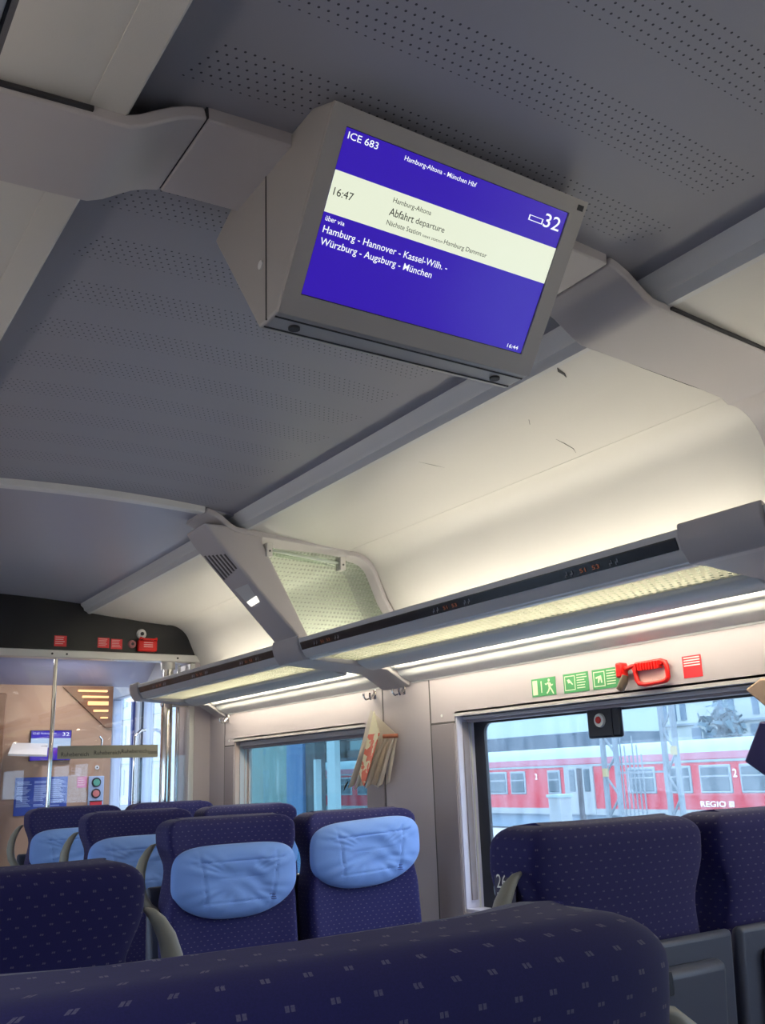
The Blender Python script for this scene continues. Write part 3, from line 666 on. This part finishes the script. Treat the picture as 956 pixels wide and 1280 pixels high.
# emergency hammer in its holder
t = thing('hammer_holder', (XW, 2.0, 1.54), 'red plastic emergency hammer holder frame above the large window', 'holder')
def fr(y, z, d): return (XW - d, y, z)
loop = [(2.062, 1.598), (2.05, 1.604), (1.95, 1.606), (1.935, 1.600), (1.931, 1.585), (1.930, 1.555), (1.938, 1.546), (1.955, 1.543), (2.02, 1.540), (2.045, 1.545), (2.052, 1.556), (2.056, 1.58), (2.062, 1.598)]
obj('frame', MB().tube([fr(y, z, .014) for y, z in loop], .0075, 10), m_red, t)
obj('back_plate', MB().box(XW - .004, XW, 1.94, 2.05, 1.548, 1.60), mat('pale_pink_plate', (.70, .50, .47), .5), t)
mb = MB()
for k in range(9): mb.box(XW - .026, XW - .006, 1.955 + k * .011, 1.960 + k * .011, 1.584, 1.606)
obj('rib', mb, m_red, t)
obj('top_bar', MB().box(XW - .020, XW - .002, 1.945, 2.055, 1.592, 1.604), m_red, t, bevel=.003)
t = thing('emergency_hammer', (XW - .02, 2.11, 1.53), 'emergency hammer with red head and dark handle left of the red holder frame', 'hammer')
obj('head', MB().box(XW - .040, XW - .004, 2.092, 2.116, 1.568, 1.616), m_red, t, bevel=.006)
obj('handle', MB().tube([(XW - .026, 2.088, 1.575), (XW - .030, 2.095, 1.553), (XW - .032, 2.110, 1.532)], [.011, .014, .013], 14), mat('hammer_handle_dark', (.10, .07, .05), .4), t)
obj('clip', MB().tube([(XW - .02, 2.10, 1.600), (XW - .022, 2.082, 1.594), (XW - .02, 2.065, 1.600), (XW - .01, 2.055, 1.602)], .007), m_red, t)
for y, lab in ((3.350, 'double chrome coat hook, right one of the pair under the rack bracket'), (3.580, 'double chrome coat hook with the newspaper hanging below it'), (5.150, 'double chrome coat hook beside the far small window')):
    t = thing('coat_hook', (XW, y, 1.62), lab, 'coat hook')
    obj('plate', MB().box(XW - .004, XW, y - .010, y + .010, 1.625, 1.668), m_chrome, t, bevel=.002)
    for s in (-1, 1):
        obj('prong', MB().tube([(XW - .003, y + s * .004, 1.648), (XW - .02, y + s * .012, 1.630), (XW - .036, y + s * .020, 1.624), (XW - .044, y + s * .025, 1.636), (XW - .043, y + s * .026, 1.650)], [.0045, .0045, .0045, .0045, .006], 8), m_chrome, t)

# hanging newspaper
t = thing('magazine', (1.31, 3.5, 1.25), 'folded cream and red magazine hanging open from a coat hook on the pillar', 'magazine')
def sheet4(name, pts, m, th=.004, parent=t):
    a, b, c, d = [Vector(p) for p in pts]; n = (b - a).cross(d - a).normalized() * th; N = 8; mb = MB(); vs = []
    for side_ in (0, 1):
        for i in range(N + 1):
            for j in range(N + 1):
                u, v = i / N, j / N; q = a * (1 - u) * (1 - v) + b * u * (1 - v) + c * u * v + d * (1 - u) * v
                vs.append(q + n * (side_ + 2.5 * sin(pi * u) * sin(pi * v)))
    K = (N + 1) ** 2; f = []
    for i in range(N):
        for j in range(N):
            k = i * (N + 1) + j; f += [(k, k + 1, k + N + 2, k + N + 1), (K + k, K + k + N + 1, K + k + N + 2, K + k + 1)]
    for i in range(N):
        for k0, st_ in ((0, 1), (N * (N + 1), 1), (0, N + 1), (N, N + 1)):
            k = k0 + i * st_; f.append((k, k + st_, K + k + st_, K + k))
    mb.add(vs, f); return obj(name, mb, m, parent)
top = (1.335, 3.565, 1.578)
m_cover = mat('magazine_cover', (.70, .60, .42), .6); nb = NB(m_cover); X, Y, Z = nb.coord()
nz = nb.nt.nodes.new('ShaderNodeTexNoise'); nz.inputs['Scale'].default_value = 22; tcn = nb.nt.nodes.new('ShaderNodeTexCoord'); nb.nt.links.new(tcn.outputs['Object'], nz.inputs['Vector'])
redz = nb.n('MULTIPLY', nb.n('GREATER_THAN', nz.outputs['Fac'], .47), nb.n('LESS_THAN', Z, .22))
nb.mixcol(redz, (.66, .60, .42), (.62, .12, .08))
sheet4('front_cover', [(1.31, 3.502, 1.570), (1.262, 3.390, 1.470), (1.226, 3.465, 1.258), (1.245, 3.530, 1.310)], m_cover, .003)
sheet4('inside_page', [top, (1.345, 3.385, 1.462), (1.33, 3.52, 1.250), (1.275, 3.62, 1.32)], m_paper, .003)
for k in range(6):
    e = k * .008
    sheet4('page_bundle', [(1.335 - e, 3.385 + e * 3.2, 1.458 - e * .3), (1.330 - e, 3.40 + e * 4, 1.440), (1.300 - e, 3.475 + e * 4.2, 1.256 - e * .4 + .012 * (k % 2)), (1.315 - e, 3.46 + e * 4, 1.262)], m_cream if k % 2 else m_paper, .004)
obj('rolled_edge', MB().tube([(1.345, 3.375, 1.458), (1.300, 3.420, 1.458)], .009, 10), mat('red_brown_print', (.42, .14, .08), .6), t)
sheet4('back_cover', [(1.345, 3.375, 1.462), (1.350, 3.40, 1.44), (1.335, 3.46, 1.262), (1.338, 3.44, 1.27)], m_paper, .003)
obj('ribbon', MB().tube([(1.265, 3.655, 1.280), (1.262, 3.672, 1.262), (1.262, 3.690, 1.240)], [.002, .005, .001], 6), m_dark, t)
# dark item hanging at the right edge, before the window
t = thing('hanging_bag', (1.30, 1.60, 1.25), 'dark navy bag with a beige flap at the right edge, by the large window', 'bag')
obj('bag_body', MB().add([(1.28, 1.648, 1.302), (1.28, 1.585, 1.402), (1.28, 1.44, 1.395), (1.28, 1.42, 1.20), (1.28, 1.555, 1.238), (1.33, 1.648, 1.302), (1.33, 1.585, 1.402), (1.33, 1.44, 1.395), (1.33, 1.42, 1.20), (1.33, 1.555, 1.238)],
    [(0, 1, 2, 3, 4), (9, 8, 7, 6, 5)] + [(i, (i + 1) % 5, (i + 1) % 5 + 5, i + 5) for i in range(5)]), m_navy, t, bevel=.006)
obj('flap', MB().add([(1.285, 1.620, 1.487), (1.285, 1.57, 1.512), (1.285, 1.44, 1.50), (1.285, 1.44, 1.395), (1.285, 1.53, 1.405), (1.335, 1.620, 1.487), (1.335, 1.57, 1.512), (1.335, 1.44, 1.50), (1.335, 1.44, 1.395), (1.335, 1.53, 1.405)],
    [(0, 1, 2, 3, 4), (9, 8, 7, 6, 5)] + [(i, (i + 1) % 5, (i + 1) % 5 + 5, i + 5) for i in range(5)]), m_beige, t, bevel=.006)
# scuffs on the soffit
SCUFF = [([(.632, 1.552), (.645, 1.562), (.668, 1.566), (.685, 1.576)], .006), ([(.93, 1.880), (.97, 1.888), (1.02, 1.902), (1.05, 1.922)], .0022), ([(.780, 1.826), (.805, 1.850)], .0025), ([(.727, 2.284), (.775, 2.276), (.819, 2.272)], .0012)]
wu = bpy.data.objects['wall_upper_right']
def zs(x):
    for (a, b), (c, d) in zip(SH, SH[1:]):
        if a <= x <= c: return b + (d - b) * (x - a) / (c - a)
    return 2.2
for pts, w_ in SCUFF:
    mb = MB(); n = len(pts); vs = []
    for sg in (1, -1):
        for i, (x, y) in (enumerate(pts) if sg > 0 else reversed(list(enumerate(pts)))):
            e = w_ * sin(pi * (i + .35) / (n - .3)) * sg; vs.append((x + e * .5, y + e, zs(x) - .0012))
    mb.poly(vs); obj('scuff_mark', mb, m_dark, wu, smooth=False)

# ============================================================ SEATS
def outline(hw, t, wing, N=64, e=8.0):
    pts = []
    for k in range(N):
        a = 2 * pi * k / N; c, s = cos(a), sin(a)
        # spread samples towards the corners
        x = hw * math.copysign(abs(c) ** (2 / e), c); y = t / 2 * (1 + math.copysign(abs(s) ** (2 / e), s))
        f = max(0, (y - t / 2) / (t / 2)) if t > 0 else 0
        y += wing * (abs(x) / max(hw, 1e-6)) ** 3.2 * f
        y += .008 * (abs(x) / hw) ** 3 * (1 - f)          # the back rounds forward at the sides
        pts.append((x, y))
    return pts
def hwz(z):
    if z > 1.13: return .232
    if z > 1.04: return .206 + .026 * sm((z - 1.04) / .09)
    if z > .92: return .206 + .020 * sm((1.04 - z) / .12)
    return .226
def backrest_mesh():
    mb = MB(); N = 72; rings = []; vs = []; uvs = []
    base = outline(.232, .115, .045, N); per = [0]
    for k in range(1, N + 1): per.append(per[-1] + (Vector(base[k % N]) - Vector(base[k - 1])).length)
    mb.per = per[-1]
    zs = [.42 + .74 * i / 36 for i in range(37)]
    def put(hw, t, wing, z, yo, v, tshift=0):
        for k, (x, y) in enumerate(outline(hw, t, wing, N)):
            vs.append((x, y + yo, z)); uvs.append((per[k], v))
    for z in zs: put(hwz(z), .115, .035 + .015 * sm((z - .9) / .2), z, (1.2 - z) * .10, z)
    rx, ry, rz = .055, .036, .040; v = 1.16
    for j in range(1, 8):
        a = j / 7 * pi / 2; z = 1.16 + rz * sin(a); dx = rx * (1 - cos(a)); dy = ry * (1 - cos(a)); v += .0065
        put(.232 - dx, .115 - 2 * dy, .05, z, (1.2 - z) * .10 + dy, v)
    last = [Vector(p) for p in vs[-N:]]; luv = uvs[-N:]
    for q in (.72, .42, .15, .01):
        for k in range(N):
            mid = (last[k] + last[(N - k) % N]) / 2; p = mid + (last[k] - mid) * q; p.z = 1.2 + .004 * (1 - q)
            vs.append(tuple(p)); uvs.append((luv[k][0], luv[k][1] + (last[k] - mid).length * (1 - q)))
    nr = len(vs) // N; f = []
    for i in range(nr - 1):
        for k in range(N): f.append((i * N + k, i * N + (k + 1) % N, (i + 1) * N + (k + 1) % N, (i + 1) * N + k))
    f.append(tuple(range(N))[::-1])
    mb.add(vs, f); mb.uv = uvs; return mb
def pillow_mesh(w=.235, h=.112, seed=0, th=.05, slant=0, kid=0):
    mb = MB(); NR, NA = 30, 96; rnd = random.Random(seed); ph = [rnd.uniform(0, 6.28) for _ in range(12)]; vs = []
    def edge(a):
        c, s = cos(a), sin(a)
        x = w * math.copysign(abs(c) ** (2 / 4.2 if s > 0 else 2 / 2.6), c); z = h * math.copysign(abs(s) ** (2 / 4.2 if s > 0 else 2 / 2.6), s)
        if z < 0: x *= 1 - .20 * (z / h) ** 2
        return x, z + slant * x
    def pt(r, a, front):
        x, z = edge(a); x *= r; z = z * r
        y = th * (1 - r ** 3.2) ** .55
        if front:
            y += .0030 * sin(a * 17 + ph[0] + 3 * r) * max(0, r - .35) * (1 - r) * 5
            y += .0035 * sin(x * 34 + ph[1] + 5 * sin(z * 26 + ph[2])) * (1 - r) + .0022 * sin(z * 95 + 7 * sin(x * 13 + ph[3]) + ph[4]) * (1 - r * r)
            y -= .012 * math.exp(-((x / .10) ** 4 + (z / .06) ** 4))
            for xs_ in (-.125, .125): y -= .0050 * math.exp(-(((x - xs_ - .12 * xs_ * z / .1)) / .0035) ** 2) * (1 - r ** 8)
            y -= .0045 * math.exp(-((z - .064 - slant * x) / .0032) ** 2) * (1 if abs(x) < .17 else 0) * (1 - r ** 8)
            y -= .0030 * math.exp(-((z + .062 - slant * x) / .0032) ** 2) * (1 if abs(x) < .125 else 0)
            y -= .0022 * math.exp(-((z - .012 - slant * x) / .0032) ** 2) * (1 if abs(x) < .115 else 0)
        else: y = -.030 * (1 - r ** 4)
        return (x, y, z)
    for fr_ in (1, 0):
        for i in range(NR, 0, -1) if fr_ == 0 else range(1, NR + 1):
            for k in range(NA): vs.append(pt((i / NR) ** .8, 2 * pi * k / NA, fr_))
    vs.append(pt(0, 0, 1)); vs.append(pt(0, 0, 0)); f = []
    for i in range(2 * NR - 1):
        for k in range(NA): f.append((i * NA + k, i * NA + (k + 1) % NA, (i + 1) * NA + (k + 1) % NA, (i + 1) * NA + k))
    c0 = 2 * NR * NA
    for k in range(NA): f.append((c0, (k + 1) % NA, k)); f.append((c0 + 1, (2 * NR - 1) * NA + k, (2 * NR - 1) * NA + (k + 1) % NA))
    return mb.add(vs, f)
BACK = backrest_mesh()
def mb_off(mb, d):
    n = MB(); n.v = [v + Vector(d) for v in mb.v]; n.f = list(mb.f); n.uv = mb.uv; n.per = getattr(mb, 'per', 0); return n
def seat(x, y, facing, label, group=None, aisle=1, pillow=None, seed=1, number=None, shell_lab=False):
    """local +y is where the sitter looks; back plane at local y=0; aisle = side (local x sign) that carries the grab handle"""
    t = thing('train_seat', (0, 0, 0), label, 'seat', group)
    obj('backrest', BACK, m_fab, t, angle=60)
    cu = MB(); n = 8
    cu.prism([(-.22, .40), (.22, .40), (.23, .44), (.22, .485), (-.22, .485), (-.23, .44)], .13, .58); obj('seat_cushion', cu, m_fab, t, bevel=.02, seg=3)
    obj('back_shell', MB().prism([(-.035 + .02, .985), (.010, .985), (.105, .40), (.13, .20), (.06, .18), (.02, .45)], -.245, .245, 'x'), m_shellg, t, bevel=.012, seg=3)
    tr_ = obj('tray_table', MB().prism([(-.040, .935), (-.012, .945), (.015, .70), (-.018, .69)], -.185, .185, 'x'), m_shellg, t, bevel=.012, seg=3)
    obj('tray_latch', MB().box(-.025, .025, -.045, -.03, .90, .94), m_gasket, tr_, bevel=.003)
    obj('base', MB().box(-.12, .12, .18, .48, 0, .40), m_shellg, t, bevel=.02)
    s = aisle
    if s:
        obj('grab_handle', MB().tube([(s * .236, .05, 1.123), (s * .249, .052, 1.116), (s * .264, .054, 1.100), (s * .279, .056, 1.075), (s * .289, .058, 1.045), (s * .292, .06, 1.01), (s * .285, .062, .97), (s * .262, .066, .93), (s * .235, .07, .91)],
            [.003, .008, .012, .015, .0175, .0185, .018, .017, .015], 14), m_handle, t)
    for e in (-1, 1):
        obj('armrest', MB().prism([(.14, .66), (.46, .66), (.48, .64), (.46, .62), (.14, .61)], e * .237 - .014, e * .237 + .014, 'x'), m_handle, t, bevel=.008)
    if pillow is not None:
        dz, sl, pw = pillow
        pm_ = mb_off(pillow_mesh(w=pw, seed=seed, slant=sl, h=.117), (0, .158, dz))
        po = obj('head_cushion', pm_, m_pil, t, label='light blue cloth head cushion')
        for e in (-1, 1):
            pass
        pp = Plane((-.105, .1965, dz - .060), (-1, 0, 0), (0, 0, 1)); mb = MB()
        for (a_, b_, c_, d_) in ((0, .010, .010, .012), (0, 0, .010, .002), (0, 0, .002, .012), (.013, .010, .024, .012), (.013, 0, .024, .002), (.013, .005, .021, .007), (.002, -.006, .026, -.004)):
            pp.rect(mb, a_, b_, c_, d_, .0, .008)
        obj('logo', mb, mat('dark_blue_print', (.03, .05, .22), .7), po, smooth=False)
    if number:
        pn = Plane((s * .2325, .072, 1.070), (0, -1 if s < 0 else 1, 0), (0, 0, 1))
        pn = Plane((s * .2245, .128, 1.092), (0, -1, 0), (0, 0, 1)) if s < 0 else pn
        pl_ = MB(); pn.rect(pl_, -.008, -.030, .05, .038, .004, .003); o = obj('number_plate', pl_, mat('number_plate_dark', (.03, .02, .06), .5), t)
        obj('lettering', pn.text(number, .0, .0, .028, .024, .0056), mat('silver_print', (.80, .80, .76), .4), o, smooth=False)
        obj('lettering', pn.text('1', .0, -.024, .006, -.008, .0056), bpy.data.materials['silver_print'], o, smooth=False)
    t.location = (x, y, 0); t.rotation_euler = (0, 0, 0 if facing > 0 else pi)
    return t
CA, CW = .495, 1.005
# right bank, backs to the camera (facing the partition)
seat(CA, 1.335, 1, 'aisle seat numbered 26 seen from behind in front of the large window', aisle=-1, number='26')
seat(CW, 1.335, 1, 'window seat at the right edge seen from behind, beside seat 26', aisle=0)
# right bank, facing the camera
sA = seat(CA - .03, 3.215, -1, 'aisle seat facing the camera with a low blue head cushion', aisle=1, pillow=(.998, 0.0, .224), seed=3)
sB = seat(CW - .03, 3.215, -1, 'window seat facing the camera with a raised blue head cushion, beside the pillar', aisle=0, pillow=(1.052, -.05, .232), seed=8)
sC = seat(CA, 4.215, -1, 'aisle seat in the second row facing the camera, blue cushion half hidden', aisle=1, pillow=(.985, 0, .225), seed=5)
sD = seat(CW, 4.215, -1, 'window seat in the second row, only its blue top edge showing', aisle=0, pillow=(.985, 0, .225), seed=6)
seat(CA, 5.17, -1, 'aisle seat of the row nearest the glass partition, at the far left', aisle=1, pillow=(.985, 0, .225), seed=9)
seat(CW, 5.17, -1, 'window seat of the row nearest the glass partition, mostly hidden', aisle=0, pillow=(.985, 0, .225), seed=10)
# left bank, backs to the camera
sF = seat(-.618, .50, 1, 'nearest seat seen from behind, filling the bottom of the view', aisle=1)
sG = seat(-1.15, .50, 1, 'left window seat in front of the camera, out of view', aisle=0)
sE = seat(-.605, 1.53, 1, 'dark seat seen from behind at the left edge, past the nearest seat', aisle=1)
sH = seat(-1.13, 1.53, 1, 'left window seat of the second row, out of view', aisle=0)

sF.scale = (1.20, 1, 1.000); sG.scale = (.80, 1, 1); sH.scale = (.80, 1, .986)
for o_, z_ in ((sE, .986), (sA, .986), (sB, .984), (sC, .993), (sD, .993)): o_.scale = (1, 1, z_)
# ============================================================ OUTSIDE
m_ground = mat('platform_concrete', (.30, .31, .31), .9, mottled=.15, bscale=2)
o = struct('ground', MB().box(-60, 90, -60, 120, -1.2, -1.1), m_ground); o.name = 'floor.001'
m_tred = mat('train_red', (.44, .010, .030), .4); m_tpink = mat('train_pink_band', (.36, .13, .19), .5); m_troof = mat('train_roof_grey', (.22, .34, .40), .6, mottled=.2, bscale=2)
m_twhite = mat('train_pale_grey', (.24, .29, .32), .5); m_tglass = mat('train_window_dark', (.03, .07, .10), .15); m_tframe = mat('train_window_frame', (.20, .27, .32), .5)
K = 28 / 17.0; XT = -.93 + 28
ey = lambda y: y * K; ez = lambda z: (z - 1.3) * K + 1.3
tr_t = thing('regional_train', (XT, 26, -1.1), 'red regional train with pale roof standing outside the windows', 'train')
YA, YZ = ey(5), ey(36)
obj('body', MB().prism([(XT, ez(.36)), (XT, ez(1.40)), (XT + 2.8, ez(1.40)), (XT + 2.8, ez(.36))], YA, YZ), m_tred, tr_t)
obj('upper_band', MB().box(XT - .02, XT + 2.8, YA, YZ, ez(1.40), ez(1.54)), m_tpink, tr_t)
obj('pale_line', MB().box(XT - .04, XT, YA, YZ, ez(1.335), ez(1.385)), m_tframe, tr_t)
obj('roof', MB().prism([(XT - .02, ez(1.54)), (XT + .15, ez(1.66)), (XT + .5, ez(1.76)), (XT + 1.4, ez(1.83)), (XT + 2.3, ez(1.76)), (XT + 2.8, ez(1.54))], YA, YZ), m_troof, tr_t)
obj('skirt', MB().box(XT - .03, XT + 2.8, YA, YZ, ez(.22), ez(.365)), m_twhite, tr_t)
obj('underframe', MB().box(XT + .2, XT + 2.6, YA, YZ, -1.05, ez(.22)), mat('underframe_grey', (.16, .26, .36), .7), tr_t)
def twin(y0, y1, z0=.70, z1=1.275, divided=True):
    f_ = obj('window', MB().box(XT - .05, XT + .02, ey(y0), ey(y1), ez(z0), ez(z1)), m_tframe, tr_t, bevel=.06)
    obj('pane', MB().box(XT - .07, XT, ey(y0) + .07, ey(y1) - .07, ez(z0) + .07, ez(z1) - .07), m_tglass, f_, bevel=.05)
    if divided: obj('bar', MB().box(XT - .09, XT, ey(y0) + .05, ey(y1) - .05, ez(z0 + .33), ez(z0 + .36)), m_tframe, f_)
for a, b in ((20.1, 21.0), (19.36, 19.95), (18.06, 18.52), (15.02, 15.82), (14.03, 14.77), (13.01, 13.81), (11.9, 12.80), (10.7, 11.6), (9.5, 10.4)): twin(a, b)
for k in range(9): twin(22.3 + k * 1.15, 23.1 + k * 1.15)
dr = obj('door', MB().box(XT - .06, XT + .02, ey(16.92), ey(17.90), ez(.24), ez(1.34)), m_twhite, tr_t)
obj('door_gap', MB().box(XT - .08, XT, ey(17.28), ey(17.45), ez(.06), ez(1.30)), m_gasket, dr)
for a in (17.02, 17.52): obj('pane', MB().box(XT - .09, XT, ey(a), ey(a + .20), ez(.75), ez(1.28)), m_tglass, dr, bevel=.05)
pT = Plane((XT - .03, 0, 0), (0, -1, 0), (0, 0, 1))
m_twl = mat('train_lettering', (.75, .78, .80), .5)
obj('lettering', pT.text('REGIO', -ey(13.86), ez(.43), -ey(13.22), ez(.54), .012, .02), m_twl, tr_t, smooth=False)
mb = MB(); pT.rect(mb, -ey(13.15), ez(.43), -ey(13.02), ez(.54), .012); obj('logo', mb, m_twl, tr_t)
obj('lettering', pT.text('DB', -ey(13.145), ez(.445), -ey(13.03), ez(.525), .016), m_tred, tr_t, smooth=False)
obj('lettering', pT.text('2', -ey(12.96), ez(1.02), -ey(12.86), ez(1.18), .012, .02), m_twl, tr_t, smooth=False)
obj('lettering', pT.text('2', -ey(18.98), ez(1.06), -ey(18.88), ez(1.20), .012, .02), m_twl, tr_t, smooth=False)
# masts, slim poles and cabinet on the platform between the trains
m_mast = mat('galvanised_steel', (.14, .19, .23), .6); XM = 17.07
def mast(name, y, w_, label, z1=3.4):
    t = thing(name, (XM, y, -.42), label, 'mast'); 
    for dy in (-w_ / 2, w_ / 2): obj('upright', MB().box(XM - .05, XM + .05, y + dy - .05, y + dy + .05, -.42, z1), m_mast, t)
    mb = MB(); z = -.4; sd = 1
    while z < z1 - .6:
        mb.tube([(XM, y - sd * w_ / 2, z), (XM, y + sd * w_ / 2, z + .5)], .03, 6); z += .5; sd = -sd
    obj('lattice', mb, m_mast, t)
    return t
mast('lattice_mast', 17.30, .42, 'grey lattice mast outside, behind the middle of the large window')
mast('lattice_mast', 15.38, .34, 'grey lattice mast outside, right of the red push button', 3.8)
m_yel = mat('yellow_plate', (.32, .27, .12), .5)
for y, z, lab in ((17.42, 1.17, 'yellow plate on the left lattice mast'), (15.22, 1.62, 'yellow plate on the right lattice mast')):
    tag(obj('mast_plate', MB().box(XM - .10, XM - .06, y - .09, y + .09, z - .10, z + .10), m_yel), lab, 'plate')
for i in range(6):
    y = 16.95 - i * .13
    tag(obj('signal_pole', MB().tube([(XM + 2, y * 1.11, -1.1), (XM + 2, y * 1.11, 2.1 - (i % 3) * .25)], .022, 6), m_mast), 'slim pale pole in the row outside beside the lattice mast', 'pole', 'slim poles outside the large window')
tag(obj('cross_arm', MB().box(XM - .03, XM + .03, 15.6, 17.02, 1.13, 1.18), m_mast), 'thin horizontal arm running between the two lattice masts', 'beam')
t = thing('platform_cabinet', (XM, 19.25, -.42), 'pale square cabinet on the platform in front of the train', 'cabinet')
obj('body', MB().box(XM - .2, XM + .2, 19.0, 19.45, -.42, .60), m_twhite, t, bevel=.02); obj('lid', MB().box(XM - .23, XM + .23, 18.96, 19.49, .58, .66), m_troof, t, bevel=.01)
tag(obj('platform_edge', MB().box(14.5, 19.0, -20, 60, -1.1, -.12 - .3), m_ground), 'pale concrete platform between the coach and the red train', 'platform')
# canopy beyond the train
XC = 32.07
t = thing('station_canopy', (XC, 42, -1.1), 'pale station canopy with a dark lower edge beyond the train roof', 'canopy')
obj('fascia', MB().box(XC, XC + 5, 33.0, 75, 2.95, 4.1), mat('canopy_pale', (.34, .46, .48), .6), t)
obj('shaded_edge', MB().box(XC - .02, XC + 5, 33.0, 75, 2.30, 2.95), mat('canopy_dark', (.05, .09, .13), .6), t)
for y in (36, 48, 60): obj('post', MB().box(XC + 2, XC + 2.3, y, y + .3, -1.1, 2.3), m_mast, t)
# building beyond
XB = 44.07
t = thing('station_building', (XB, 34, -1.1), 'pale station building with tall windows above the train roof', 'building')
obj('facade', MB().box(XB, XB + 10, 18, 44, -1.1, 9), mat('facade_pale', (.36, .45, .46), .8, mottled=.08, bscale=.6), t)
m_bwin = mat('facade_window_blue', (.08, .15, .22), .4)
for y in (38.6, 37.9, 37.2, 34.6, 33.9, 32.35, 30.6, 29.0, 27.4, 40.2): obj('window', MB().box(XB - .05, XB + .05, y - .2, y + .2, 3.75, 5.4), m_bwin, t)
for y in (36.4, 35.4, 32.5, 31.2, 29.6, 28.0, 38.8): obj('window', MB().box(XB - .05, XB + .05, y - .32, y + .32, 2.6, 3.28), m_bwin, t)
for z in (3.45, 5.6, 2.35): obj('cornice', MB().box(XB - .15, XB, 18, 44, z, z + .12), m_tframe, t)
m_tree = mat('shrub_blue_green', (.08, .15, .19), .9)
mb = MB()
rr_ = random.Random(4)
for k in range(260):
    a_, b_, c_ = rr_.gauss(0, .45), rr_.gauss(0, .55), rr_.gauss(0, .9)
    c0 = Vector((XB - 2 + a_, 33.0 + b_, 3.2 + c_ * .6)); d1, d2 = Vector((rr_.gauss(0, 1), rr_.gauss(0, 1), rr_.gauss(0, 1))).normalized() * .22, Vector((rr_.gauss(0, 1), rr_.gauss(0, 1), rr_.gauss(0, 1))).normalized() * .22
    mb.poly([c0 - d1, c0 + d2, c0 + d1, c0 - d2])
t = thing('tree', (XB - 2, 33, -1.1), 'loose blue-green tree in front of the station building', 'tree')
obj('foliage', mb, m_tree, t, smooth=False); obj('trunk', MB().tube([(XB - 2, 33, -1.1), (XB - 2, 33.1, 1.5), (XB - 2, 33, 3.5)], [.2, .15, .06], 8), m_tree, t)
# seen through the small far window: platform structures
XS = 11.07
tag(obj('glass_shelter_wall', MB().prism([(22.98, -1.1), (22.98, 1.9), (23.2, 2.25), (23.5, 2.35), (27.5, 2.6), (27.5, -1.1)], XS, XS + .1, 'x'), mat('teal_shelter', (.14, .22, .21), .3, mottled=.3, bscale=1.2)), 'teal shelter wall outside, left in the small far window', 'shelter')
tag(obj('information_board', MB().box(XS - .1, XS + .1, 22.08, 22.96, -1.1, 2.6), mat('board_blue', (.06, .14, .32), .5), bevel=.03), 'blue upright board outside behind the small far window', 'board')
tag(obj('brick_pier', MB().box(XS, XS + .3, 21.58, 22.08, -1.1, 2.6), mat('brown_pier', (.07, .065, .075), .8)), 'brown pier next to the blue board outside', 'pier')
m_postw = mat('post_white', (.50, .56, .60), .5)
for y0, y1, z1, lab in ((21.44, 21.57, 1.74, 'short white post outside beside the brown pier'), (20.50, 20.89, 2.6, 'wide pale post outside in the small far window')):
    tag(obj('platform_post', MB().box(XS - .05, XS + .1, y0, y1, -1.1, z1), m_postw), lab, 'post')
t = thing('overhead_board', (XS, 20.8, 1.75), 'dark overhead board with two bright openings outside the small far window', 'board')
mb = MB().box(XS + .32, XS + .42, 19.3, 19.8, 1.75, 2.4).box(XS + .32, XS + .42, 20.54, 20.94, 1.75, 2.4).box(XS + .32, XS + .42, 21.60, 21.7, 1.75, 2.4).box(XS + .32, XS + .42, 19.3, 21.7, 1.75, 1.91).box(XS + .32, XS + .42, 19.3, 21.7, 2.14, 2.6)
obj('frame', mb, mat('overhead_brown', (.09, .075, .08), .8), t)

# hall beyond the coach's far end, seen through the entrance door
t = thing('station_hall', (24, 62, -1.1), 'pale station hall with bluish windows seen through the entrance door', 'building')
m_hall = mat('hall_pale', (.30, .33, .34), .8, mottled=.08, bscale=.5)
obj('facade', MB().box(21.3, 26.2, 52, 86, -1.1, 13), m_hall, t)
for z in (.6, 3.6, 6.6):
    for k in range(7): obj('window', MB().box(21.2, 21.35, 54 + k * 4.4, 56.6 + k * 4.4, z, z + 1.7), m_bwin, t)
    obj('cornice', MB().box(21.1, 21.3, 52, 86, z + 2.1, z + 2.3), m_tframe, t)
